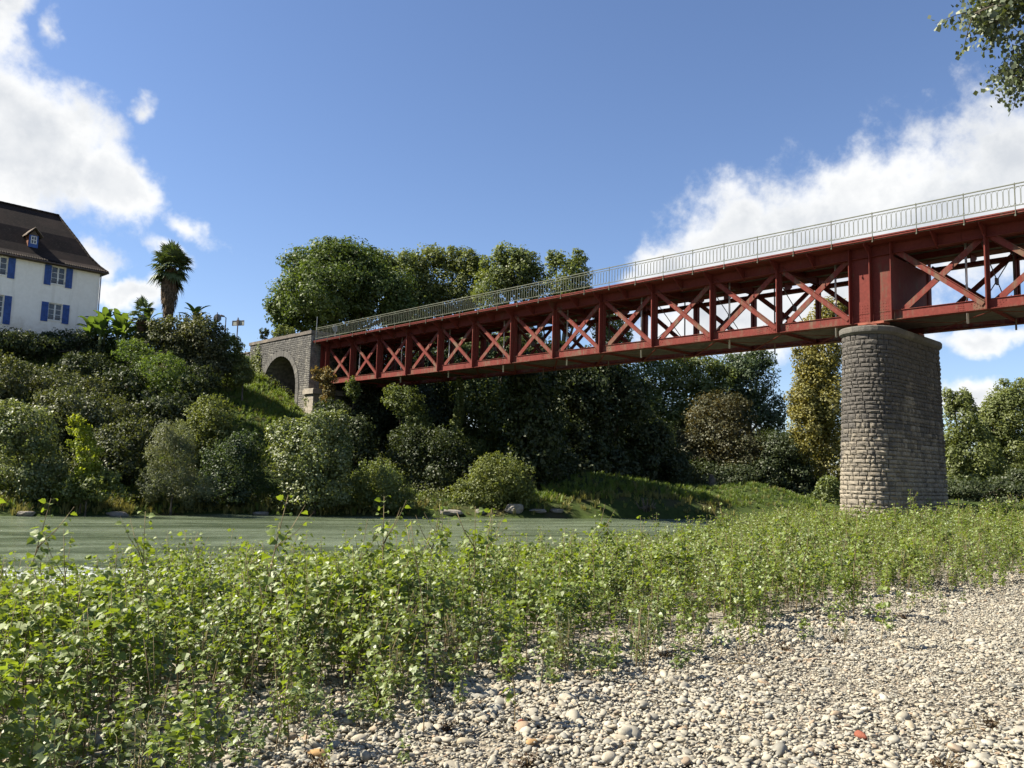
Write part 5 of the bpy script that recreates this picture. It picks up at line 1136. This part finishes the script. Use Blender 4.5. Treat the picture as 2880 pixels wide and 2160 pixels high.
def sapling_meshes(seed, H_, nl, leaf, mat, lean):
    rg = np.random.default_rng(seed); mb = MB(); k = 6
    pts = []; x = y = 0.0; ax, ay = lean * rg.uniform(-1, 1), lean * rg.uniform(-1, 1)
    for i in range(k + 1):
        pts.append(Vector((x, y, H_ * i / k))); x += ax * H_ / k + rg.normal() * .010; y += ay * H_ / k + rg.normal() * .010
    pts[0].z -= .12
    mb.tube(pts, [.0062 * (1 - .72 * i / k) * (H_ / .9) ** .5 for i in range(k + 1)], 5)
    lv, lf = [], []
    def stem_at(f_): q = f_ * k; i = min(k - 1, int(q)); return pts[i].lerp(pts[i + 1], q - i)
    branches = [(None, 0)]
    ends = []
    nbr = rg.integers(2, 5) if H_ > .55 else 1
    for b in range(nbr):
        f_ = rg.uniform(.25, .75); a = rg.uniform(0, 6.28); L = H_ * rg.uniform(.16, .34); st_ = stem_at(f_); e = st_ + Vector((math.cos(a) * L * .55, math.sin(a) * L * .55, L * .8))
        mb.tube([st_, st_.lerp(e, .5) + Vector((math.cos(a), math.sin(a), 0)) * .02, e], [.0035, .0026, .0012], 4); ends.append((st_, e))
    for j in range(nl):
        if ends and rg.random() < .42: st_, e = ends[rg.integers(len(ends))]; p_ = st_.lerp(e, rg.uniform(.25, 1.02))
        else: p_ = stem_at(min(1, .22 + .79 * (j + rg.uniform(0, .8)) / nl))
        a = 2.4 * j + rg.uniform(-.5, .5); out_ = Vector((math.cos(a), math.sin(a), rg.uniform(-.15, .55))).normalized()
        pet = p_ + out_ * leaf * rg.uniform(.45, .8); L = leaf * rg.uniform(.55, 1.15) * (1.0 if p_.z < H_ * .85 else .75)
        T_ = (out_ + Vector((0, 0, rg.uniform(-.9, .05)))).normalized(); Nn = Vector(rg.normal(size=3)) * .55 + Vector((0, 0, 1.0)) + out_ * .25; Nn = (Nn - T_ * Nn.dot(T_)).normalized()
        vs, fs = lobed_leaf(pet, T_, Nn, L, rg); b = len(lv); lv += [tuple(q) for q in vs]; lf += [tuple(i + b for i in q) for q in fs]
        s_ = T_.cross(Nn) * .0016; b = len(lv); lv += [tuple(p_ + s_), tuple(p_ - s_), tuple(pet - s_), tuple(pet + s_)]; lf.append((b, b + 1, b + 2, b + 3))
    sm = mb.mesh('stem', M['stem'], True); lm = fast_mesh('foliage', lv, lf); lm.materials.append(M[mat])
    return sm, lm
SAP = [sapling_meshes(500 + i, h_, nl, lf_, mt, ln) for i, (h_, nl, lf_, mt, ln) in enumerate([
    (.95, 67, 0.064, 'sapling_leaf', .10), (.88, 62, 0.065, 'sapling_leaf', .16), (.80, 57, 0.063, 'sapling_leaf_b', .12), (1.02, 72, 0.063, 'sapling_leaf', .14), (.72, 55, 0.060, 'sapling_leaf_b', .18), (.90, 70, 0.059, 'sapling_leaf_b', .10),
    (.62, 50, 0.059, 'sapling_leaf', .2), (.48, 42, 0.055, 'sapling_leaf_b', .22), (.84, 65, 0.068, 'sapling_leaf', .2), (1.25, 55, 0.063, 'sapling_leaf', .12)])]
def shoot_meshes(seed, H_, kind):
    rg = np.random.default_rng(seed); mb = MB(); lv, lf = [], []
    for b_ in range(rg.integers(3, 6)):
        a = rg.uniform(0, 6.28); ln = rg.uniform(.05, .3); h_ = H_ * rg.uniform(.6, 1.05); top = Vector((math.cos(a) * ln * h_, math.sin(a) * ln * h_, h_)); mid = top * .5 + Vector((0, 0, .06))
        mb.tube([(0, 0, -.05), mid, top], [.0045, .0035, .0015], 4)
        for j in range(26 if kind == 'willow' else 7):
            p_ = Vector((0, 0, 0)).lerp(mid, rg.uniform(.5, 1)) if rg.random() < .4 else mid.lerp(top, rg.uniform(0, 1)); d = Vector((rg.normal(), rg.normal(), rg.uniform(-.2, .9))).normalized(); L = rg.uniform(.05, .095) if kind == 'willow' else rg.uniform(.02, .04)
            s_ = d.cross(Vector(rg.normal(size=3))).normalized() * L * .13; b = len(lv); lv += [tuple(p_), tuple(p_ + d * L * .5 + s_), tuple(p_ + d * L - Vector((0, 0, L * .2))), tuple(p_ + d * L * .5 - s_)]; lf.append((b, b + 1, b + 2, b + 3))
    sm = mb.mesh('stem', M['stem' if kind == 'willow' else 'dry_stalk'], True); lm = fast_mesh('foliage', lv, lf); lm.materials.append(M['leaf_willow' if kind == 'willow' else 'dead_weed']); return sm, lm
M['dry_stalk'] = simple_mat('dry_stalk', (.22, .17, .10), .9, .1, .3, 8)
SAP += [shoot_meshes(560, .8, 'willow'), shoot_meshes(561, .65, 'willow'), shoot_meshes(562, .75, 'dry'), shoot_meshes(563, .55, 'dry')]
EDGE = np.array([(-6.0, -3.0), (-1.75, 2.4), (-1.5, 3.6), (-1.42, 4.7), (-1.2, 5.3), (-.65, 5.95), (0, 6.55), (1.1, 7.4), (2.7, 8.3), (4.3, 9.3), (5.2, 10.6), (6.6, 12.9), (9.3, 15.0), (16, 20.5), (34, 33.5), (60, 50)])
def scatter_field(n, seed):
    rg = np.random.default_rng(seed)
    x = rg.uniform(-19, 44, n); y = rg.uniform(2, 60, n)
    de = signed_dist(EDGE, x, y); tn = -signed_dist(NEAR, x, y)
    dist = np.hypot(x, y)
    ang = np.abs(np.degrees(np.arctan2(x, y)))
    p_ = sstep(-.45, .45, de) * (tn > .25) * (ang < 42)
    p_ = p_ * np.where(dist < 9, 1.0, np.where(dist < 18, .7, .4)) * np.where(de < 1.2, .55 + .4 * rg.random(n), 1)
    p_ = p_ * np.where((x > 2.2) & (x < 6) & (de < 1.3) & (y < 13), .45, 1)
    p_ = p_ * (np.where(dist < 8, .75, .5) + .5 * sstep(-.8, .3, wob(x * 1.6 + 7, y * 1.6)))
    # clear round the pier
    sp_s = (x - BO[0]) * BD[0] + (y - BO[1]) * BD[1]; sp_o = (x - BO[0]) * BN[0] + (y - BO[1]) * BN[1]
    p_ = p_ * ~((np.abs(sp_s - PS) < 1.5) & (sp_o < PO1 + 1.5) & (sp_o > PO2 - 1.5))
    k = rg.random(n) < p_ * .98
    return x[k], y[k], de[k], rg
fx, fy, fde, rgs = scatter_field(140000, 3)
fz = height(fx, fy)[0]
fd = np.hypot(fx, fy)
keepm = fd > 3.0; fx, fy, fz, fde, fd = fx[keepm], fy[keepm], fz[keepm], fde[keepm], fd[keepm]
nS = len(fx)
var = rgs.integers(0, 9, nS); var = np.where(rgs.random(nS) < .07, 9, var)
var = np.where((fde < .7) & (rgs.random(nS) < .7), rgs.choice([4, 6, 7, 7], nS), var)
var = np.where(rgs.random(nS) < .13, rgs.choice([10, 11, 12, 13], nS), var)
fs_ = rgs.uniform(.66, 1.18, nS) * np.where(fde < .5, .8, 1.0) * np.interp(fd, [4, 9, 16, 40], [.97, .86, .84, .95])
fs_ = fs_ * (.80 + .42 * sstep(-.7, .9, wob(fx * 1.1 + 2, fy * 1.1) + .6 * wob(fx * 2.7, fy * 2.7 + 1)))
fs_ = fs_ * (1 + .08 * np.exp(-((fx - 15) ** 2 + (fy - 31) ** 2) / 30.0))
frot = rgs.uniform(0, 6.283, nS); ftx = rgs.normal(0, .07, nS); fty = rgs.normal(0, .07, nS)
order = np.argsort(fd + 100 * (var > 9)); near_ids = order[:286]; far_ids = order[286:]
def add_sapling(x, y, z, vi, sc_, rz, tx, ty, label, group='young poplars crowding the gravel bar'):
    o = thing('poplar_sapling', label, 'sapling', (float(x), float(y), float(z)), 0, group)
    o.rotation_euler = (float(tx), float(ty), float(rz)); o.scale = (float(sc_),) * 3
    sm, lm = SAP[vi]; obj('stem', sm, o); obj('foliage', lm, o); return o
for i in near_ids:
    add_sapling(fx[i], fy[i], fz[i], int(var[i]), fs_[i], frot[i], ftx[i], fty[i], 'young green poplar sapling in the dense stand on the gravel bar')
# the few that stand out above the stand
for (x, y, vi, sc_, tx, ty, lb) in [
        (-2.05, 7.0, 9, 1.22, 0, .17, 'tallest lone sapling leaning right in front of the river foam'), (-.95, 11.6, 9, 1.18, 0, .02, 'tall thin sapling upright before the riverside boulders'),
        (2.15, 13.3, 9, 1.02, 0, 0, 'tall sapling standing over the stand below the grassy hump'), (-3.25, 7.6, 9, 1.1, .05, -.05, 'tall sapling left of the foam with few leaves'),
        (-4.2, 7.4, 9, 1.18, 0, .12, 'tall dark stemmed sapling near the left edge'), (-1.2, 8.6, 9, 1.02, 0, -.06, 'upright sapling with bright tip near mid river'),
        (6.6, 17.5, 9, 1.2, 0, .02, 'tall sapling in front of the right side of the pier'), (1.25, 11.4, 9, 1.0, 0, .05, 'tall sapling left of the grassy hump')]:
    add_sapling(x, y, hgt(x, y), vi, sc_, x * 3, tx, ty, lb)

def instancer(name, proto, pts, rot, scl, idx, label=None, cat=None):
    """one object of kind stuff: instances of the prototype meshes on points"""
    col_ = bpy.data.collections.new(name + '_kinds')
    for i, ms in enumerate(proto):
        po = bpy.data.objects.new('%s_kind_%02d' % (name, i), ms); col_.objects.link(po)
    me = bpy.data.meshes.new(name); me.vertices.add(len(pts)); me.vertices.foreach_set('co', np.asarray(pts, np.float32).ravel())
    a = me.attributes.new('rot', 'FLOAT_VECTOR', 'POINT'); a.data.foreach_set('vector', np.asarray(rot, np.float32).ravel())
    a = me.attributes.new('scl', 'FLOAT_VECTOR', 'POINT'); a.data.foreach_set('vector', np.asarray(scl, np.float32).ravel())
    a = me.attributes.new('idx', 'INT', 'POINT'); a.data.foreach_set('value', np.asarray(idx, np.int32))
    o = obj(name, me); tag(o, label, cat, None, 'stuff')
    ng = bpy.data.node_groups.new(name, 'GeometryNodeTree')
    ng.interface.new_socket('Geometry', in_out='INPUT', socket_type='NodeSocketGeometry'); ng.interface.new_socket('Geometry', in_out='OUTPUT', socket_type='NodeSocketGeometry')
    N = ng.nodes; gi = N.new('NodeGroupInput'); go = N.new('NodeGroupOutput'); ip = N.new('GeometryNodeInstanceOnPoints'); ci = N.new('GeometryNodeCollectionInfo')
    ci.inputs['Collection'].default_value = col_; ci.inputs['Separate Children'].default_value = True; ci.inputs['Reset Children'].default_value = True
    def na(nm_, dt):
        q = N.new('GeometryNodeInputNamedAttribute'); q.data_type = dt; q.inputs['Name'].default_value = nm_; return q.outputs['Attribute']
    l = ng.links.new
    mp_ = N.new('GeometryNodeMeshToPoints'); l(gi.outputs[0], mp_.inputs['Mesh'])
    l(mp_.outputs[0], ip.inputs['Points']); l(ci.outputs[0], ip.inputs['Instance']); ip.inputs['Pick Instance'].default_value = True
    l(na('idx', 'INT'), ip.inputs['Instance Index'])
    er = N.new('FunctionNodeEulerToRotation'); l(na('rot', 'FLOAT_VECTOR'), er.inputs[0]); l(er.outputs[0], ip.inputs['Rotation'])
    l(na('scl', 'FLOAT_VECTOR'), ip.inputs['Scale']); l(ip.outputs[0], go.inputs[0])
    md = o.modifiers.new('scatter', 'NODES'); md.node_group = ng
    return o
# joined sapling meshes (stem + leaves) as instance kinds
def joined(sm, lm, name):
    bm = bmesh.new(); bm.from_mesh(sm); n0 = len(bm.faces); bm.from_mesh(lm); bm.faces.ensure_lookup_table()
    for i, f_ in enumerate(bm.faces): f_.material_index = 0 if i < n0 else 1
    me = bpy.data.meshes.new(name); bm.to_mesh(me); bm.free(); me.materials.append(sm.materials[0]); me.materials.append(lm.materials[0]); return me
sapk = [joined(a, b, 'sapling_kind') for a, b in SAP]
i = far_ids
instancer('poplar_sapling_stand', sapk, np.stack([fx[i], fy[i], fz[i]], 1), np.stack([ftx[i], fty[i], frot[i]], 1), np.repeat(fs_[i][:, None], 3, 1), var[i], 'dense stand of young green poplar saplings reaching back to the water', 'saplings')

# ------------------------------------------------------------------ pebbles
m, t, out = new_mat('pebble')
r = t.add('ShaderNodeObjectInfo').outputs['Random']; P_ = t.add('ShaderNodeTexCoord').outputs['Object']
c = t.ramp(r, [(0, (0.204, 0.195, 0.166)), (.10, (0.267, 0.254, 0.215)), (.22, (0.326, 0.303, 0.247)), (.36, (0.363, 0.329, 0.256)), (.50, (0.299, 0.280, 0.228)), (.62, (0.384, 0.354, 0.286)), (.74, (0.331, 0.285, 0.205)), (.84, (0.278, 0.270, 0.235)), (.92, (0.416, 0.391, 0.325)), (.97, (0.326, 0.236, 0.155)), (1.0, (0.167, 0.159, 0.139))])
n2 = t.noise(P_, 2.2, 6, .65); n3 = t.noise(P_, 14, 4, .6)
c = t.mix(t.smooth(n2, .35, .7), t.mix(1.0, c, (.78, .76, .73), 'MULTIPLY'), c); c = t.mix(t.math('MULTIPLY', t.smooth(n3, .56, .7), .3), c, (.13, .12, .10))
principled(t, out, c, .8, .2, 0, bump(t, n3, .25, .004)); M['pebble'] = m
PEB = []
for k in range(12):
    bm = bmesh.new(); bmesh.ops.create_icosphere(bm, subdivisions=2, radius=.5); rg = np.random.default_rng(700 + k); ph = rg.uniform(0, 6.28, 8); fl_ = rg.uniform(.30, .55); el_ = rg.uniform(.6, .92)
    for v_ in bm.verts:
        c = v_.co; kk = 1 + .13 * math.sin(3.1 * c.x * 2 + ph[0]) + .11 * math.sin(2.6 * c.y * 2 + ph[1]) + .09 * math.sin(2.9 * c.z * 2 + ph[2]) + .05 * math.sin(7 * c.x + 6 * c.y + ph[3])
        v_.co = Vector((c.x * kk, c.y * kk * el_, c.z * kk * fl_))
    me = bpy.data.meshes.new('pebble'); bm.to_mesh(me); bm.free(); me.polygons.foreach_set('use_smooth', np.ones(len(me.polygons), bool)); me.materials.append(m); PEB.append(me)
rg = np.random.default_rng(31)
def peb_layer(n, lo, hi, lift, ymax, edge_in):
    n = int(n * 1.9); x = rg.uniform(-7, 20, n); y = rg.uniform(1.6, ymax, n)
    de = signed_dist(EDGE, x, y); ang = np.abs(np.degrees(np.arctan2(x, y)))
    k = (de < edge_in) & (ang < 56) & (np.hypot(x, y) > 2.2)
    x, y = x[k], y[k]; s = lo * (hi / lo) ** (rg.random(len(x)) ** 1.6)
    s = s * np.interp(x, [-1.5, 0.0, 2.5, 6], [1.05, .95, .85, .74]) * (.8 + .45 * sstep(-.6, .8, wob(x * 1.3, y * 1.3)))
    z = height(x, y)[0] + s * lift
    return x, y, z, s
L1 = peb_layer(15000, .06, .15, .14, 19, 1.6); L2 = peb_layer(120000, .032, .065, .24, 19, 1.6); L3 = peb_layer(110000, .016, .032, .45, 11, .7)
x, y, z, s = [np.concatenate(q) for q in zip(L1, L2, L3)]
z = z + rg.uniform(0, .022, len(x)) * (s < .06) + rg.uniform(-.006, .012, len(x))
rot = np.stack([rg.normal(0, .28, len(x)), rg.normal(0, .28, len(x)), rg.uniform(0, 6.283, len(x))], 1)
scl = np.stack([s * rg.uniform(.9, 1.25, len(x)), s * rg.uniform(.8, 1.05, len(x)), s * rg.uniform(.75, 1.1, len(x))], 1)
idx = rg.integers(0, 12, len(x))
de = signed_dist(EDGE, x, y); app = np.where((de < -.1) & (np.abs(x / y) < .6) & (y > 4.3), s / np.hypot(x, y), 0)
big = np.argsort(-app)[:300]; rest = np.setdiff1d(np.arange(len(x)), big)
for i in big: obj('pebble', PEB[idx[i]], ground, (float(x[i]), float(y[i]), float(z[i])), tuple(map(float, rot[i])), tuple(map(float, scl[i])))
i = rest
instancer('gravel', PEB, np.stack([x[i], y[i], z[i]], 1), rot[i], scl[i], idx[i], 'grey and beige river pebbles covering the bar', 'gravel')
# a worn piece of brick and a few distinctive stones
M['brick_bit'] = simple_mat('brick_bit', (.2, .07, .045), .9, .1, .2, 20, .3)
M['ochre_stone'] = simple_mat('ochre_stone', (.32, .2, .09), .85, .15, .2, 14, .2)
def bit(name, label, px_, py_, s, mat, kk):
    zz = hgt(px_, py_); me = PEB[kk].copy(); me.materials.clear(); me.materials.append(M[mat]); o = obj(name, me, None, (px_, py_, zz + s * .45), (.2, -.1, kk), (s * 1.2, s, s)); return tag(o, label, 'stone')
bit('brick_fragment', 'worn red brick fragment among the pebbles at lower right', 2.30, 5.62, .085, 'brick_bit', 2)
bit('brick_fragment', 'small reddish fragment beside the lone plant at lower centre', .12, 5.75, .055, 'brick_bit', 5)
bit('ochre_pebble', 'ochre pebble near the lone plant at the bottom', .18, 5.35, .07, 'ochre_stone', 7)
bit('ochre_pebble', 'larger pale orange pebble at bottom left of centre', -1.05, 5.0, .11, 'ochre_stone', 3)

# ------------------------------------------------------------------ grass, weeds, twigs
def tuft_mesh(seed, n, h_, spread, mat, width=.012):
    rg = np.random.default_rng(seed); vs, fs = [], []
    for i in range(n):
        a = rg.uniform(0, 6.283); r0 = rg.uniform(0, spread * .3); L = h_ * rg.uniform(.55, 1.1); ln = rg.uniform(.15, .75); d = Vector((math.cos(a), math.sin(a), 0)); s_ = Vector((-math.sin(a), math.cos(a), 0)) * width
        p0 = d * r0; p1 = p0 + d * L * ln * .35 + Vector((0, 0, L * .6)); p2 = p0 + d * L * ln + Vector((0, 0, L * (1 - ln * .35)))
        b = len(vs); vs += [p0 + s_, p0 - s_, p1 - s_ * .8, p1 + s_ * .8, p2]; fs += [(b, b + 1, b + 2, b + 3), (b + 3, b + 2, b + 4)]
    me = fast_mesh('tuft', [tuple(v_) for v_ in vs], fs); me.materials.append(M[mat]); return me
tg = [tuft_mesh(40 + k, 16, .42, .35, 'grass_blade', .016) for k in range(4)] + [tuft_mesh(50 + k, 16, .34, .4, 'grass_dry', .016) for k in range(3)]
rg = np.random.default_rng(61)
n = 60000; x = rg.uniform(-36, 30, n); y = rg.uniform(36, 74, n); hz, tf, tn = height(x, y)
shore = (tf > .05) & (tf < 4.0) & (x < 16); slope = (tf > 6) & (tf < 26) & (x > -24) & (x < -12) & (y < 71); hump = (x > 0) & (x < 24) & (rg.random(n) < .6) & (tf > 1.5) & (y < 72); lawn = (x < -24) & (tf > 11) & (tf < 24)
pr_ = np.where(shore, np.where(x < -7, .75, .12), 0) + np.where(slope, 1.0, 0) + np.where(hump, .7, 0) + np.where(lawn, .35, 0)
k = rg.random(n) < pr_; x, y, hz, tf, shore = x[k], y[k], hz[k], tf[k], shore[k]
dry = (shore & (tf < 2.2) & (rg.random(len(x)) < .75)) | (rg.random(len(x)) < .16)
idx = np.where(dry, rg.integers(4, 7, len(x)), rg.integers(0, 4, len(x))); sc_ = rg.uniform(.45, 1.7, len(x)) * np.where(shore, .95, .7)
instancer('bank_grass', tg, np.stack([x, y, hz - .02], 1), np.stack([np.zeros(len(x)), np.zeros(len(x)), rg.uniform(0, 6.28, len(x))], 1), np.repeat(sc_[:, None], 3, 1), idx, 'green and dry grass along the far bank', 'grass')
o = tag(obj('grass_tuft', tuft_mesh(90, 60, .30, .22, 'grass_blade', .005), None, (-.86, 6.15, hgt(-.86, 6.15))), 'single bright green grass tuft at the edge of the saplings', 'grass tuft')
def dry_weed(x, y, s, seed, label):
    rg = np.random.default_rng(seed); o = thing('dry_weed', label, 'weed', (x, y, hgt(x, y)))
    mb = MB(); lv, lf = [], []
    for i in range(14):
        a = rg.uniform(0, 6.28); L = s * rg.uniform(.5, 1.1); e = Vector((math.cos(a) * L * .6, math.sin(a) * L * .6, L * rg.uniform(.3, .9)))
        mb.tube([(0, 0, -.02), e * .5 + Vector((0, 0, .02)), e], [.004, .003, .0015], 4)
        for j in range(7):
            q = e * rg.uniform(.35, 1.05) + Vector(rg.normal(size=3)) * .018; b = len(lv); t1 = Vector(rg.normal(size=3)).normalized() * .014; t2 = Vector(rg.normal(size=3)).normalized() * .009
            lv += [tuple(q - t1), tuple(q + t2), tuple(q + t1), tuple(q - t2)]; lf.append((b, b + 1, b + 2, b + 3))
    mb.build('stalks', M['stem'], o); me = fast_mesh('withered_leaves', lv, lf); me.materials.append(M['dead_weed']); obj('withered_leaves', me, o)
for i, (x, y, s, lb) in enumerate([(2.55, 5.05, .13, 'brown withered clump on pebbles at lower right'), (3.35, 6.0, .10, 'small withered clump beside a twig on the right gravel'), (.15, 5.0, .10, 'withered clump at the foot of the lone plant'), (-1.0, 4.75, .14, 'brown withered clump under the leftmost saplings'),
                                   (.02, 7.1, .16, 'dark brown withered clump at the edge of the stand in the middle'), (-.35, 5.6, .09, 'tiny withered clump left of the lone plant'), (2.7, 8.4, .12, 'withered clump below the stand at right'), (3.4, 8.9, .10, 'withered clump on open gravel right of the stand'), (4.9, 10.6, .12, 'withered clump far up the right gravel'), (1.5, 8.1, .13, 'withered clump in the gap of the stand')]):
    dry_weed(x, y, s, 800 + i, lb)
for i, (x, y, vi, sc_, lb) in enumerate([(.08, 5.75, 6, .95, 'lone leafy plant standing out on the pebbles at lower centre'), (.25, 6.5, 4, .8, 'small sapling just behind the lone plant'), (1.45, 7.3, 7, .9, 'small low sapling on the pebbles right of centre'), (-.55, 4.85, 7, .5, 'tiny seedling among the pebbles at the bottom'), (4.2, 9.4, 7, .8, 'small lone sapling on the right gravel')]):
    add_sapling(x, y, hgt(x, y), vi, sc_, i * 1.3, 0, 0, lb, None)
for i, (x, y, L, a, lb) in enumerate([(3.0, 5.7, .35, .5, 'thin dead twig lying on the right pebbles'), (2.1, 7.6, .45, -.2, 'dead twig lying at the edge of the stand'), (-1.5, 4.9, .4, 1.2, 'dead twig under the leftmost saplings')]):
    g = MB(); g.tube([(-L / 2, 0, .0), (-.1 * L, .03, .02), (.3 * L, -.02, .03), (L / 2, .05, .06)], [.005, .005, .004, .002], 5); g.tube([(-.1 * L, .03, .02), (.05, .12, .05)], [.003, .0015], 4)
    o = g.build('twig', M['stem'], None, (x, y, hgt(x, y) + .05)); o.rotation_euler = (0, 0, a); tag(o, lb, 'twig')
